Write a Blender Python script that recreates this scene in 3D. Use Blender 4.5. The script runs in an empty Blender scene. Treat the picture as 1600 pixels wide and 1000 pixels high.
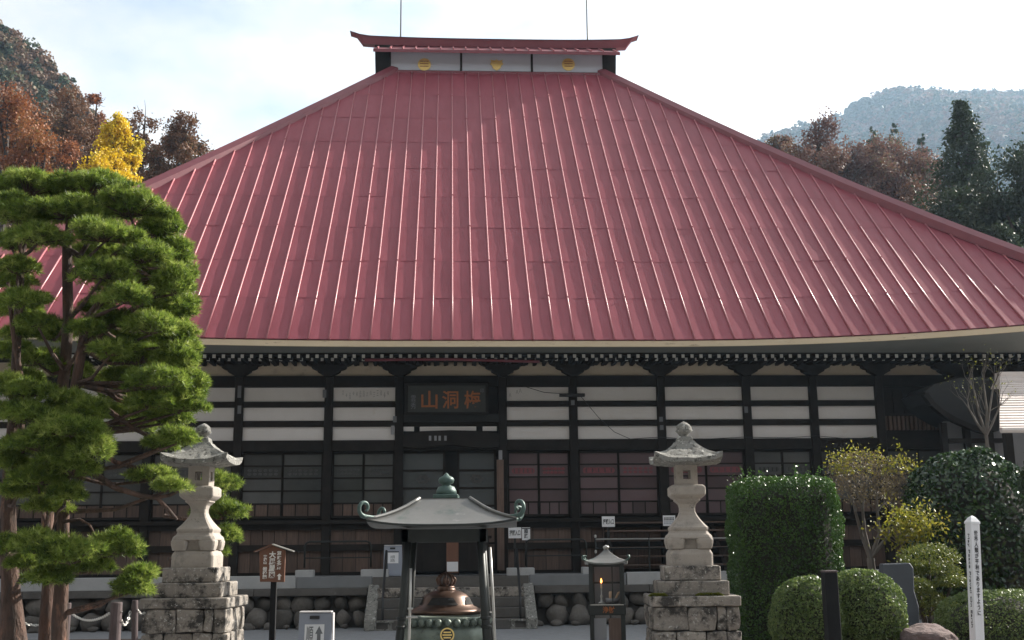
import bpy, bmesh, math, random
import numpy as np
from mathutils import Vector, Matrix, noise as mnoise

random.seed(7); RNG = np.random.default_rng(7)
S = bpy.context.scene; COL = S.collection
R = math.radians

# ------------------------------------------------------------------ camera
TH, RO, FPX, CAMH = R(11.674), R(.5706), 1757.5, 1.6
cd = bpy.data.cameras.new("camera"); cam = bpy.data.objects.new("camera", cd); COL.objects.link(cam)
cd.sensor_width = 36; cd.lens = FPX / 1600 * 36; cd.clip_start = .1; cd.clip_end = 6000
cam.matrix_world = Matrix.Translation((0, 0, CAMH)) @ Matrix.Rotation(R(90) + TH, 4, 'X') @ Matrix.Rotation(-RO, 4, 'Z')
S.camera = cam
# temple frame: local x along the front, local y into the building
PSI, WD, OV, ZE, XR, LR, CX = R(3.183), 28.045, 2.244, 6.457, 12.07, 3.881, .141
SUN_L = Vector((.715, .428, .553)).normalized()          # towards the sun, temple frame
SUN = Matrix.Rotation(PSI, 3, 'Z') @ SUN_L
ELEV = math.asin(SUN.z); AZ = math.atan2(SUN.x, SUN.y)

# ------------------------------------------------------------------ sky, sun, exposure
W = bpy.data.worlds.new("World"); S.world = W; W.use_nodes = True
nt = W.node_tree; nt.nodes.clear()
N = nt.nodes.new; Lk = nt.links.new
out = N("ShaderNodeOutputWorld"); sky = N("ShaderNodeTexSky"); sky.sky_type = 'NISHITA'; sky.sun_disc = False
sky.sun_elevation = ELEV; sky.sun_rotation = AZ; sky.air_density = 1.0; sky.dust_density = .6
b1 = N("ShaderNodeBackground"); b1.inputs[1].default_value = .07; Lk(sky.outputs[0], b1.inputs[0])
b2 = N("ShaderNodeBackground"); bw = N("ShaderNodeRGBToBW"); Lk(sky.outputs[0], bw.inputs[0]); tn = N("ShaderNodeMix"); tn.data_type = 'RGBA'; tn.blend_type = 'MULTIPLY'; tn.inputs[0].default_value = 1; tn.inputs[7].default_value = (1.0, .965, .915, 1); Lk(bw.outputs[0], tn.inputs[6]); Lk(tn.outputs[2], b2.inputs[0]); b2.inputs[1].default_value = .15
tc = N("ShaderNodeTexCoord"); mp = N("ShaderNodeMapping"); mp.inputs['Scale'].default_value = (1.6, 1.6, 3.2); mp.inputs['Location'].default_value = (.75, .3, .1)
nz = N("ShaderNodeTexNoise"); nz.inputs['Scale'].default_value = 2.2; nz.inputs['Detail'].default_value = 8; nz.inputs['Roughness'].default_value = .55
cr = N("ShaderNodeValToRGB"); cr.color_ramp.elements[0].position = .33; cr.color_ramp.elements[1].position = .50
cr.color_ramp.elements[0].color = (.30, .30, .30, 1)
mx = N("ShaderNodeMixShader")
Lk(tc.outputs['Generated'], mp.inputs[0]); Lk(mp.outputs[0], nz.inputs[0]); Lk(nz.outputs[0], cr.inputs[0]); Lk(cr.outputs[0], mx.inputs[0])
Lk(b1.outputs[0], mx.inputs[1]); Lk(b2.outputs[0], mx.inputs[2]); Lk(mx.outputs[0], out.inputs[0])
sl = bpy.data.lights.new("sun", 'SUN'); sl.energy = 3.7; sl.angle = R(.53); sl.color = (1, .94, .84)
so = bpy.data.objects.new("sun", sl); COL.objects.link(so); so.rotation_euler = Vector(SUN).to_track_quat('Z', 'Y').to_euler(); so.location = (30, 20, 40)
S.view_settings.view_transform = 'Standard'; S.view_settings.look = 'None'; S.view_settings.gamma = 1
S.view_settings.use_curve_mapping = False; S.view_settings.exposure = 1.65
S.cycles.max_bounces = 6; S.cycles.diffuse_bounces = 3; S.cycles.glossy_bounces = 3; S.cycles.transmission_bounces = 4
S.cycles.volume_bounces = 0; S.cycles.use_denoising = True; S.cycles.transparent_max_bounces = 6

# ------------------------------------------------------------------ picture measurements -> places
def ray(px, py):
    a, b = px - 800, py - 500; c, s = math.cos(RO), math.sin(RO)
    X = a * c - b * s; u = -(a * s + b * c) / FPX
    return Vector((X / FPX, math.cos(TH) - u * math.sin(TH), math.sin(TH) + u * math.cos(TH)))
CO = Vector((0, 0, CAMH))
def at(px, py, Y):
    d = ray(px, py); return CO + d * (Y / d.y)
MB2W = Matrix.Translation((0, WD, 0)) @ Matrix.Rotation(PSI, 4, 'Z'); W2B = MB2W.inverted()
def onB(px, py, by):
    a = W2B @ CO; e = (W2B @ (CO + ray(px, py))) - a
    return a + e * ((by - a.y) / e.y)
def project(P):
    x, y, z = P[0], P[1], P[2] - CAMH
    c = y * math.cos(TH) + z * math.sin(TH); u = z * math.cos(TH) - y * math.sin(TH)
    X, Y = x / c * FPX, -u / c * FPX; k, s = math.cos(RO), math.sin(RO)
    return 800 + X * k + Y * s, 500 - X * s + Y * k
def bz(py, by=0., px=600): return onB(px, py, by).z
def bxx(px, by=0., py=650): return onB(px, py, by).x

# ------------------------------------------------------------------ materials
def mat(name, c1, c2=None, scale=4, rough=.7, bump=0, bscale=40, metal=0, spec=.5, rnd=0, stretch=(1, 1, 1), stain=None, stain2=None, detail=6, emit=None, coat=0):
    m = bpy.data.materials.new(name); m.use_nodes = True; t = m.node_tree; n = t.nodes; l = t.links
    p = n['Principled BSDF']; p.inputs['Roughness'].default_value = rough; p.inputs['Metallic'].default_value = metal
    p.inputs['Specular IOR Level'].default_value = spec
    if coat: p.inputs['Coat Weight'].default_value = coat
    co = n.new("ShaderNodeTexCoord"); mp = n.new("ShaderNodeMapping"); mp.inputs['Scale'].default_value = stretch
    l.new(co.outputs['Object'], mp.inputs[0])
    oi = n.new("ShaderNodeObjectInfo")
    ad = n.new("ShaderNodeVectorMath"); ad.operation = 'ADD'; l.new(mp.outputs[0], ad.inputs[0])
    ms = n.new("ShaderNodeVectorMath"); ms.operation = 'SCALE'; ms.inputs[0].default_value = (37, 17, 51); l.new(oi.outputs['Random'], ms.inputs['Scale']); l.new(ms.outputs[0], ad.inputs[1])
    def noise(sc, det=6, ro=.6):
        q = n.new("ShaderNodeTexNoise"); q.inputs['Scale'].default_value = sc; q.inputs['Detail'].default_value = det; q.inputs['Roughness'].default_value = ro
        l.new(ad.outputs[0], q.inputs[0]); return q
    def mix(f, a, b, blend='MIX'):
        q = n.new("ShaderNodeMix"); q.data_type = 'RGBA'; q.blend_type = blend
        for s_, v in ((q.inputs[0], f), (q.inputs[6], a), (q.inputs[7], b)):
            if hasattr(v, 'links') or hasattr(v, 'is_linked'): l.new(v, s_)
            else: s_.default_value = v
        return q.outputs[2]
    def ramp(src, a, b):
        q = n.new("ShaderNodeMapRange"); q.inputs[1].default_value = a; q.inputs[2].default_value = b; l.new(src, q.inputs[0]); return q.outputs[0]
    col = (*c1, 1)
    if c2: col = mix(ramp(noise(scale, detail).outputs[0], .3, .7), (*c1, 1), (*c2, 1))
    for st in (stain, stain2):
        if st: col = mix(ramp(noise(st[1], 8, .7).outputs[0], st[2], st[2] + st[3]), col, (*st[0], 1))
    if rnd:
        mr = n.new("ShaderNodeMapRange"); mr.inputs[3].default_value = 1 - rnd; mr.inputs[4].default_value = 1 + rnd; l.new(oi.outputs['Random'], mr.inputs[0])
        col = mix(1., col, mr.outputs[0], 'MULTIPLY')
    if isinstance(col, tuple): p.inputs['Base Color'].default_value = col
    else: l.new(col, p.inputs['Base Color'])
    if bump:
        bn = n.new("ShaderNodeBump"); bn.inputs['Strength'].default_value = 1; bn.inputs['Distance'].default_value = bump
        l.new(noise(bscale, 5).outputs[0], bn.inputs['Height']); l.new(bn.outputs[0], p.inputs['Normal'])
    if emit: p.inputs['Emission Color'].default_value = (*emit[0], 1); p.inputs['Emission Strength'].default_value = emit[1]
    return m

def leafmat(name, cols, rough=.5, trans=.3, spec=.4):
    m = bpy.data.materials.new(name); m.use_nodes = True; t = m.node_tree; n = t.nodes; l = t.links
    p = n['Principled BSDF']; p.inputs['Roughness'].default_value = rough; p.inputs['Specular IOR Level'].default_value = spec
    at_ = n.new("ShaderNodeAttribute"); at_.attribute_name = 'v'
    r = n.new("ShaderNodeValToRGB"); e = r.color_ramp.elements
    e[0].color = (*cols[0], 1); e[-1].color = (*cols[-1], 1)
    for i, c in enumerate(cols[1:-1]): q = e.new((i + 1) / (len(cols) - 1)); q.color = (*c, 1)
    l.new(at_.outputs['Fac'], r.inputs[0]); l.new(r.outputs[0], p.inputs['Base Color'])
    tr = n.new("ShaderNodeBsdfTranslucent"); l.new(r.outputs[0], tr.inputs[0])
    mx = n.new("ShaderNodeMixShader"); mx.inputs[0].default_value = trans
    l.new(p.outputs[0], mx.inputs[1]); l.new(tr.outputs[0], mx.inputs[2]); l.new(mx.outputs[0], n['Material Output'].inputs[0])
    return m

M = dict(
 roof=mat("roof_paint", (.255, .053, .072), (.305, .072, .094), 1.1, .5, .006, 1.6, spec=.3, rnd=.06, stretch=(3.2, .7, .7), stain=((.20, .05, .06), 2.6, .56, .2), stain2=((.33, .12, .135), 4.5, .64, .16)),
 batten=mat("batten_paint", (.43, .14, .16), (.37, .115, .135), 2, .38, .0006, 20, spec=.6),
 ridge=mat("ridge_paint", (.19, .045, .06), (.23, .06, .075), 2, .45, .002, 8),
 hip_glint=mat("hip_glint_metal", (.55, .47, .44), (.45, .38, .35), 3, .28, spec=.6),
 fascia=mat("eave_board", (.74, .60, .42), (.64, .52, .36), 1.2, .7, .002, 30, stain=((.25, .17, .09), 6, .6, .12), stretch=(.5, 3, 3)),
 soffit=mat("soffit", (.20, .21, .19), (.24, .24, .22), 1, .8),
 dwood=mat("dark_wood", (.016, .0135, .012), (.028, .023, .019), 3, .8, .002, 25, stretch=(1, 1, 1), rnd=.15, spec=.2),
 bwood=mat("board_wood", (.145, .094, .072), (.085, .057, .045), 3, .75, .003, 30, stretch=(9, 9, .8), rnd=.28),
 plaster=mat("white_plaster", (.76, .73, .72), (.68, .65, .63), .9, .9, .001, 40, rnd=.05, stain=((.60, .54, .48), 1.6, .6, .25)),
 plaster2=mat("cream_plaster", (.54, .45, .34), (.46, .385, .29), 1.2, .9, .001, 40, stain=((.28, .22, .18), 2, .58, .2)),
 rafend=mat("rafter_white", (.62, .60, .56), (.5, .48, .45), 3, .8),
 pane=mat("pane_grey", (.072, .074, .075), (.10, .10, .10), 1.0, .10, .0006, 2, spec=.35, rnd=.35),
 panep=mat("pane_plum", (.135, .09, .10), (.105, .078, .084), 1.0, .10, .0006, 2, spec=.35, rnd=.3),
 shoji=mat("shoji_blue", (.065, .074, .08), (.085, .093, .098), 1.0, .25, .0005, 3, rnd=.12),
 motifd=mat("motif_dark", (.03, .03, .032), (.06, .06, .06), 14, .4),
 motifr=mat("motif_red", (.22, .05, .065), (.13, .04, .05), 14, .4),
 pipe=mat("red_pipe", (.22, .045, .06), (.17, .04, .05), 4, .5),
 black=mat("black_paint", (.015, .015, .016), (.022, .021, .021), 3, .5),
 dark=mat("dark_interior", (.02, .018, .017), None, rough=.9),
 plaque=mat("plaque_board", (.022, .026, .022), (.035, .036, .03), 5, .6, .002, 20),
 orange=mat("orange_gilt", (.38, .12, .025), (.28, .085, .02), 9, .5),
 gold=mat("gold_leaf", (.88, .66, .25), (.78, .56, .18), 9, .4, metal=.4),
 ridgewall=mat("ridge_wall", (.56, .59, .66), (.50, .53, .60), 1, .7),
 copperg=mat("green_copper", (.075, .125, .108), (.05, .085, .076), 6, .5, .002, 40, metal=.25),
 copperk=mat("canopy_metal", (.215, .21, .20), (.165, .165, .16), 2.5, .45, .0015, 9, metal=.5, stain=((.30, .29, .28), 7, .58, .15), stain2=((.10, .13, .115), 4, .56, .16)),
 bronze=mat("brown_bronze", (.135, .082, .06), (.10, .062, .046), 5, .42, .001, 30, metal=.7),
 bowlg=mat("bowl_bronze", (.12, .15, .13), (.17, .20, .165), 7, .45, .004, 40, metal=.4, stain=((.06, .07, .06), 11, .55, .15)),
 iron=mat("dark_iron", (.016, .019, .018), (.03, .033, .03), 5, .5, .001, 50, metal=.3),
 steel=mat("pale_steel", (.5, .49, .46), (.42, .41, .39), 9, .35, metal=.6),
 stone=mat("lantern_stone", (.41, .36, .31), (.34, .30, .262), 6, .9, .004, 70, stain=((.23, .21, .185), 5, .53, .16), stain2=((.14, .13, .12), 18, .60, .1)),
 stoned=mat("weathered_stone", (.33, .29, .25), (.23, .205, .18), 7, .95, .008, 45, rnd=.14, stain=((.045, .04, .036), 4.5, .47, .12), stain2=((.52, .5, .46), 26, .58, .06)),
 stonel=mat("lichen_stone", (.27, .26, .235), (.18, .175, .16), 8, .95, .009, 45, stain=((.52, .51, .47), 16, .56, .08), stain2=((.07, .068, .06), 13, .53, .08)),
 boulder=mat("boulder", (.15, .135, .12), (.10, .09, .08), 4, .95, .012, 22, rnd=.3, stain=((.21, .20, .18), 14, .6, .1)),
 concrete=mat("concrete", (.42, .42, .42), (.35, .35, .35), 3, .9, .002, 60, stain=((.25, .24, .23), 5, .6, .2)),
 concd=mat("old_concrete", (.125, .115, .105), (.085, .078, .072), 3, .9, .004, 40, stain=((.20, .19, .175), 11, .62, .1)),
 floor=mat("grey_paving", (.21, .215, .22), (.17, .175, .18), 2, .85, .002, 40),
 gravel=mat("gravel_ground", (.26, .265, .275), (.20, .205, .215), 9, .95, .02, 30, stain=((.26, .26, .26), 40, .55, .1)),
 soil=mat("soil", (.14, .09, .06), (.10, .07, .05), 3, .95, .02, 20),
 moss=mat("moss", (.16, .22, .03), (.09, .14, .02), 12, .95, .02, 60),
 brownsign=mat("brown_sign", (.17, .075, .042), (.14, .06, .035), 3, .6, .001, 30, stretch=(6, 6, 1)),
 white=mat("white_paint", (.78, .78, .80), (.70, .70, .73), 3, .5, stain=((.5, .5, .5), 7, .66, .15)),
 paper=mat("paper", (.78, .78, .79), (.72, .72, .74), 3, .8),
 ink=mat("ink", (.025, .025, .03)), inkg=mat("grey_ink", (.16, .165, .175)), lett=mat("white_lettering", (.75, .73, .70)),
 bluegrey=mat("blue_grey_plastic", (.30, .325, .385), (.27, .29, .345), 4, .45, rnd=.05),
 edge=mat("rim_and_sunlit_edge", (.62, .60, .60)),
 postw=mat("weathered_post", (.115, .085, .085), (.075, .058, .058), 5, .9, .006, 30, stretch=(5, 5, .8), rnd=.15),
 stake=mat("black_stake", (.008, .008, .009), (.013, .013, .013), 4, .8, .003, 30, spec=.2),
 slab=mat("slate_slab", (.075, .085, .10), (.06, .068, .085), 3, .6, .002, 30),
 rock=mat("brown_rock", (.20, .14, .13), (.12, .09, .085), 4, .95, .02, 14),
 bark=mat("pine_bark", (.135, .078, .058), (.042, .032, .027), 9, .95, .09, 12, stretch=(1, 1, .3), stain=((.27, .14, .095), 7, .58, .10)),
 barkg=mat("grey_bark", (.17, .15, .13), (.10, .085, .075), 6, .95, .01, 20, stretch=(1, 1, .4)),
 barkd=mat("dark_bark", (.075, .06, .05), (.05, .04, .035), 5, .95, .02, 10),
 tile=mat("pale_roof_tile", (.72, .64, .60), (.64, .57, .53), 3, .5, .003, 20, rnd=.12, stain=((.55, .36, .33), 2, .58, .15)),
 greyroof=mat("grey_gable", (.014, .0145, .014), (.02, .02, .0195), 2, .7),
 greyw=mat("grey_wall", (.28, .28, .29), (.24, .24, .25), 2, .85),
 chain=mat("chain_metal", (.66, .64, .60), None, rough=.3, metal=.7),
 flame=mat("flame", (1, .35, .08), None, emit=((1, .28, .05), 4)),
 candle=mat("candle_wax", (.75, .45, .22), (.7, .6, .5), 30, .5),
 core=mat("dark_fill", (.035, .032, .022), (.022, .022, .015), 9, .95),
 hill=mat("hill_soil", (.055, .05, .03), (.05, .045, .025), .1, .95),
 lpine=leafmat("pine_needles", [(.06, .10, .018), (.15, .225, .033), (.25, .33, .055), (.40, .46, .12)], .42, .50),
 lhedge=leafmat("hedge_leaves", [(.028, .07, .012), (.05, .115, .018), (.085, .165, .026)], .38, .30, .45),
 lcam=leafmat("glossy_leaves", [(.014, .038, .012), (.026, .062, .017), (.05, .10, .024)], .26, .15, .8),
 lround=leafmat("azalea_leaves", [(.06, .10, .025), (.11, .165, .042), (.22, .27, .09)], .42, .42, .5),
 lyell=leafmat("yellow_green_leaves", [(.14, .16, .02), (.24, .24, .03), (.32, .27, .04)], .5, .45),
 ltwig=leafmat("dry_leaves", [(.13, .10, .07), (.17, .13, .08), (.19, .16, .06)], .6, .3),
 ltop=leafmat("topiary_leaves", [(.06, .09, .018), (.12, .15, .028), (.20, .21, .035)], .45, .3),
 lgink=leafmat("ginkgo_leaves", [(.55, .38, .015), (.70, .50, .025), (.75, .57, .035), (.48, .46, .03)], .5, .4),
 lrust=leafmat("rust_leaves", [(.15, .055, .025), (.26, .09, .034), (.33, .13, .045), (.18, .11, .035)], .6, .3),
 lbrown=leafmat("brown_leaves", [(.09, .052, .034), (.15, .077, .045), (.20, .10, .055), (.12, .09, .04)], .6, .3),
 lmaroon=leafmat("maroon_leaves", [(.10, .052, .046), (.15, .075, .06), (.19, .105, .075), (.15, .125, .07)], .6, .3),
 lcedar=leafmat("cedar_leaves", [(.022, .038, .018), (.034, .056, .024), (.052, .075, .03)], .6, .2),
 lforest=leafmat("forest_leaves", [(.035, .06, .03), (.07, .075, .03), (.14, .082, .05), (.165, .09, .057), (.12, .095, .045), (.04, .065, .035)], .7, .2),
)

# ------------------------------------------------------------------ builders
class MB:
    def __init__(s): s.v = []; s.f = []; s.m = []
    def add(s, vs, fs, mi=0):
        o = len(s.v); s.v += [tuple(v) for v in vs]
        s.f += [tuple(i + o for i in f) for f in fs]; s.m += [mi] * len(fs); return s
    def hexa(s, p, mi=0):
        return s.add(p, [(0, 3, 2, 1), (4, 5, 6, 7), (0, 1, 5, 4), (1, 2, 6, 5), (2, 3, 7, 6), (3, 0, 4, 7)], mi)
    def bx(s, x0, x1, y0, y1, z0, z1, mi=0):
        return s.hexa([(x0, y0, z0), (x1, y0, z0), (x1, y1, z0), (x0, y1, z0), (x0, y0, z1), (x1, y0, z1), (x1, y1, z1), (x0, y1, z1)], mi)
    def beam(s, a, b, w, h, up=(0, 0, 1), mi=0):
        a, b = Vector(a), Vector(b); d = (b - a).normalized(); r = d.cross(Vector(up)).normalized() * (w / 2); u = r.cross(d).normalized() * (h / 2)
        return s.hexa([a - r - u, b - r - u, b + r - u, a + r - u, a - r + u, b - r + u, b + r + u, a + r + u], mi)
    def tube(s, pts, rad, n=8, mi=0, cap=True):
        pts = [Vector(p) for p in pts]; k = len(pts)
        if not hasattr(rad, '__len__'): rad = [rad] * k
        o = len(s.v); prev = None
        for i, p in enumerate(pts):
            d = (pts[min(i + 1, k - 1)] - pts[max(i - 1, 0)]).normalized()
            if prev is None: r = d.orthogonal().normalized()
            else:
                r = prev - d * prev.dot(d); r = r.normalized() if r.length > 1e-6 else d.orthogonal().normalized()
            prev = r; q = d.cross(r)
            for j in range(n):
                a = 2 * math.pi * j / n; s.v.append(tuple(p + (r * math.cos(a) + q * math.sin(a)) * rad[i]))
        for i in range(k - 1):
            for j in range(n):
                s.f.append((o + i * n + j, o + i * n + (j + 1) % n, o + (i + 1) * n + (j + 1) % n, o + (i + 1) * n + j)); s.m.append(mi)
        if cap:
            s.f.append(tuple(o + j for j in range(n))[::-1]); s.f.append(tuple(o + (k - 1) * n + j for j in range(n))); s.m += [mi, mi]
        return s
    def rings(s, rings, closed=True, mi=0, cap=True):
        o = len(s.v); n = len(rings[0])
        for r in rings: s.v += [tuple(p) for p in r]
        for i in range(len(rings) - 1):
            for j in range(n if closed else n - 1):
                s.f.append((o + i * n + j, o + i * n + (j + 1) % n, o + (i + 1) * n + (j + 1) % n, o + (i + 1) * n + j)); s.m.append(mi)
        if cap and closed:
            s.f.append(tuple(o + j for j in range(n))[::-1]); s.f.append(tuple(o + (len(rings) - 1) * n + j for j in range(n))); s.m += [mi, mi]
        return s
    def lathe(s, prof, n=24, c=(0, 0, 0), mi=0):
        return s.rings([[(c[0] + r * math.cos(2 * math.pi * j / n), c[1] + r * math.sin(2 * math.pi * j / n), c[2] + z) for j in range(n)] for r, z in prof], mi=mi)
    def sqlathe(s, prof, ch=.12, c=(0, 0, 0), mi=0):      # square section with chamfered corners, r = half width
        def ring(r, z):
            k = r * (1 - ch)
            return [(c[0] + x, c[1] + y, c[2] + z) for x, y in ((k, -r), (r, -k), (r, k), (k, r), (-k, r), (-r, k), (-r, -k), (-k, -r))]
        return s.rings([ring(r, z) for r, z in prof], mi=mi)
    def prism(s, poly, y0, y1, mi=0):                      # poly in x,z
        n = len(poly)
        return s.add([(x, y0, z) for x, z in poly] + [(x, y1, z) for x, z in poly],
                     [tuple(range(n)), tuple(range(2 * n - 1, n - 1, -1))] + [(i, i + n, (i + 1) % n + n, (i + 1) % n) for i in range(n)], mi)
    def grid(s, fn, nu, nv, mi=0):
        o = len(s.v)
        for j in range(nv + 1):
            for i in range(nu + 1): s.v.append(tuple(fn(i / nu, j / nv)))
        for j in range(nv):
            for i in range(nu):
                a = o + j * (nu + 1) + i; s.f.append((a, a + 1, a + nu + 2, a + nu + 1)); s.m.append(mi)
        return s
    def mesh(s, name, mats, smooth=False, bevel=0, seg=1, rough=None, loc=None):
        if loc is not None: s.v = [(x - loc[0], y - loc[1], z - loc[2]) for x, y, z in s.v]
        me = bpy.data.meshes.new(name); me.from_pydata(s.v, [], s.f)
        if not isinstance(mats, (list, tuple)): mats = [mats]
        for m in mats: me.materials.append(m)
        me.polygons.foreach_set('material_index', s.m)
        if bevel or rough:
            b = bmesh.new(); b.from_mesh(me)
            bmesh.ops.recalc_face_normals(b, faces=b.faces)
            if bevel: bmesh.ops.bevel(b, geom=list(b.edges), offset=bevel, segments=seg, affect='EDGES', profile=.6)
            if rough:
                amp, sc, cuts = rough
                if cuts: bmesh.ops.subdivide_edges(b, edges=list(b.edges), cuts=cuts, use_grid_fill=True)
                off = Vector((random.random() * 50, random.random() * 50, 0))
                for v in b.verts: v.co += mnoise.noise_vector(v.co * sc + off) * amp
            b.to_mesh(me); b.free()
        if smooth: me.polygons.foreach_set('use_smooth', [True] * len(me.polygons))
        me.update(); return me
    def build(s, name, mats, parent=None, **k): return ob(name, s.mesh(name, mats, **k), parent)

def ob(name, data, parent=None, loc=None):
    o = bpy.data.objects.new(name, data); COL.objects.link(o)
    if parent: o.parent = parent
    if loc is not None: o.location = loc
    return o
def tag(o, label=None, cat=None, group=None, kind=None):
    if label: o['label'] = label
    if cat: o['category'] = cat
    if group: o['group'] = group
    if kind: o['kind'] = kind
    return o
def thing(name, label, cat, loc=(0, 0, 0), rz=0, group=None):
    o = bpy.data.objects.new(name, None); COL.objects.link(o); o.location = loc; o.rotation_euler = (0, 0, rz); o.empty_display_size = .1
    return tag(o, label, cat, group)
def dup(root, loc, label, rz=None):
    r = root.copy(); COL.objects.link(r); r.location = loc; r['label'] = label
    if rz is not None: r.rotation_euler = (0, 0, rz)
    for ch in list(root.children):
        c = ch.copy(); COL.objects.link(c); c.parent = r
        for g in list(ch.children):
            d = g.copy(); COL.objects.link(d); d.parent = c
    return r

def text(name, body, size, mat_, parent, loc, rot=(R(90), 0, 0), off=0., sp=1.0, fit=None, depth=.002):
    cu = bpy.data.curves.new(name, 'FONT'); cu.body = body; cu.size = size; cu.align_x = 'CENTER'; cu.align_y = 'CENTER'
    cu.space_line = sp; cu.extrude = depth; cu.offset = off; cu.resolution_u = 3
    o = bpy.data.objects.new(name, cu); COL.objects.link(o); bpy.context.view_layer.update()
    dg = bpy.context.evaluated_depsgraph_get(); me = bpy.data.meshes.new_from_object(o.evaluated_get(dg))
    bpy.data.objects.remove(o)
    me.materials.clear(); me.materials.append(mat_)
    if fit and len(me.vertices):
        co = np.empty(len(me.vertices) * 3); me.vertices.foreach_get('co', co); co = co.reshape(-1, 3)
        lo, hi = co.min(0), co.max(0)
        for k in (0, 1):
            if fit[k]: co[:, k] = (co[:, k] - (lo[k] + hi[k]) / 2) * (fit[k] / max(hi[k] - lo[k], 1e-6))
        me.vertices.foreach_set('co', co.ravel())
    r = ob(name, me, parent, loc); r.rotation_euler = rot; return r
def vertical(s): return "\n".join(s)

def raw_mesh(name, V, F, mat_, v=None):
    F = np.asarray(F, dtype=np.int32); V = np.asarray(V, dtype=np.float32)
    me = bpy.data.meshes.new(name); k = F.shape[1]
    me.vertices.add(len(V)); me.vertices.foreach_set('co', V.ravel())
    me.loops.add(F.size); me.loops.foreach_set('vertex_index', F.ravel())
    me.polygons.add(len(F)); me.polygons.foreach_set('loop_start', np.arange(0, F.size, k, dtype=np.int32))
    me.polygons.foreach_set('loop_total', np.full(len(F), k, dtype=np.int32))
    me.materials.append(mat_)
    if v is not None:
        a = me.attributes.new('v', 'FLOAT', 'FACE'); a.data.foreach_set('value', np.clip(v, 0, 1).astype(np.float32))
    me.update(calc_edges=True); me.validate(); return me
def unit(a): return a / np.maximum(np.linalg.norm(a, axis=-1, keepdims=True), 1e-9)
def leaf_mesh(name, C, size, mat_, asp=.55, Nrm=None, bias=0., v=None, loc=None):
    C = np.asarray(C, float); n = len(C)
    nr = unit(RNG.normal(size=(n, 3)))
    if Nrm is not None: nr = unit(nr + bias * Nrm)
    t = unit(np.cross(nr, RNG.normal(size=(n, 3)))); b = np.cross(nr, t)
    sz = size * RNG.uniform(.65, 1.25, (n, 1))
    if loc is not None: C = C - np.asarray(loc)
    V = np.stack([C - t * sz * .5, C + b * sz * asp * .5, C + t * sz * .5, C - b * sz * asp * .5], 1).reshape(-1, 3)
    F = np.arange(4 * n).reshape(-1, 4)
    if v is None: v = RNG.uniform(0, 1, n)
    return raw_mesh(name, V, F, mat_, v)
def needle_mesh(name, C, D, mat_, k=18, ln=.13, w=.008, spread=.9, v=None, loc=None):
    n = len(C); C = np.repeat(C, k, 0); D = np.repeat(D, k, 0)
    d = unit(D + spread * RNG.normal(size=C.shape))
    side = unit(np.cross(d, RNG.normal(size=C.shape)))
    L = ln * RNG.uniform(.7, 1.15, (len(C), 1))
    if loc is not None: C = C - np.asarray(loc)
    V = np.stack([C - side * w / 2, C + side * w / 2, C + d * L], 1).reshape(-1, 3)
    F = np.arange(3 * len(C)).reshape(-1, 3)
    vv = np.repeat(v, k) if v is not None else RNG.uniform(0, 1, len(C))
    return raw_mesh(name, V, F, mat_, np.clip(vv + RNG.uniform(-.12, .12, len(C)), 0, 1))

# ------------------------------------------------------------------ ground and terrain
g = MB(); g.add([(-900, -320, 0), (900, -320, 0), (900, 1300, 0), (-900, 1300, 0)], [(0, 1, 2, 3)])
tag(g.build("ground", M['gravel']), kind='structure')

def hill(name, pts, d, t0, mat_, back=60):
    P = [at(px, py, d) for px, py in pts]; xs = np.array([p.x for p in P]); zs = np.array([p.z for p in P])
    def height(x, y):      # ridge line at depth d, foot at depth t0
        xr = x * d / np.maximum(y, 1.) if False else x
        z = np.interp(x, xs, zs)
        k = np.clip((y - t0) / (d - t0), 0, None)
        up = np.clip(k, 0, 1) ** .85; dn = np.clip((k - 1) * (d - t0) / back, 0, 1)
        return np.maximum(z, 1) * up * (1 - .5 * dn) - .5
    nx, ny = 90, 50
    X, Y = np.meshgrid(np.linspace(xs[0], xs[-1], nx), np.linspace(t0, d + back, ny))
    Z = height(X, Y) + np.array([[mnoise.noise((x / 30, y / 30, 3)) * 4 for x, y in zip(a, b)] for a, b in zip(X, Y)]) * np.clip((Y - t0) / 60, 0, 1)
    V = np.stack([X, Y, Z], -1).reshape(-1, 3); I = np.arange(nx * ny).reshape(ny, nx)
    F = np.stack([I[:-1, :-1], I[:-1, 1:], I[1:, 1:], I[1:, :-1]], -1).reshape(-1, 4)
    o = ob(name, raw_mesh(name, V, F, mat_)); tag(o, kind='structure')
    return height
def forest(name, height, x0, x1, y0, y1, n, r0, r1, leaves, label, seed, leaf=.32, warm=0.):
    rg = np.random.default_rng(seed); C = []; vs = []; Nn = []
    X = rg.uniform(x0, x1, n); Y = rg.uniform(y0, y1, n); Z = height(X, Y)
    for x, y, z in zip(X, Y, Z):
        r = rg.uniform(r0, r1); u = unit(rg.normal(size=(leaves, 3))); u[:, 2] = np.abs(u[:, 2]) * 1.15 - .15
        con = rg.random() < .25
        q = u * (r * rg.uniform(.7, 1.05, (leaves, 1)))
        if con: q = q * np.array([.6, .6, 1.5])
        C.append(q + np.array([x, y, z + r * .5])); Nn.append(u)
        base = (mnoise.noise((x / 60, y / 60, z / 40 + seed)) + .5) * .75 + rg.normal() * .14 + warm
        if con: base = rg.choice([0., .97])
        vs.append(np.clip(base + rg.normal(size=leaves) * .06, 0, 1))
    me = leaf_mesh(name, np.concatenate(C), (r0 + r1) * leaf, M['lforest'], .8, np.concatenate(Nn), 1.2, np.concatenate(vs))
    tag(ob(name, me), label, 'forest', kind='stuff')
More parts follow.
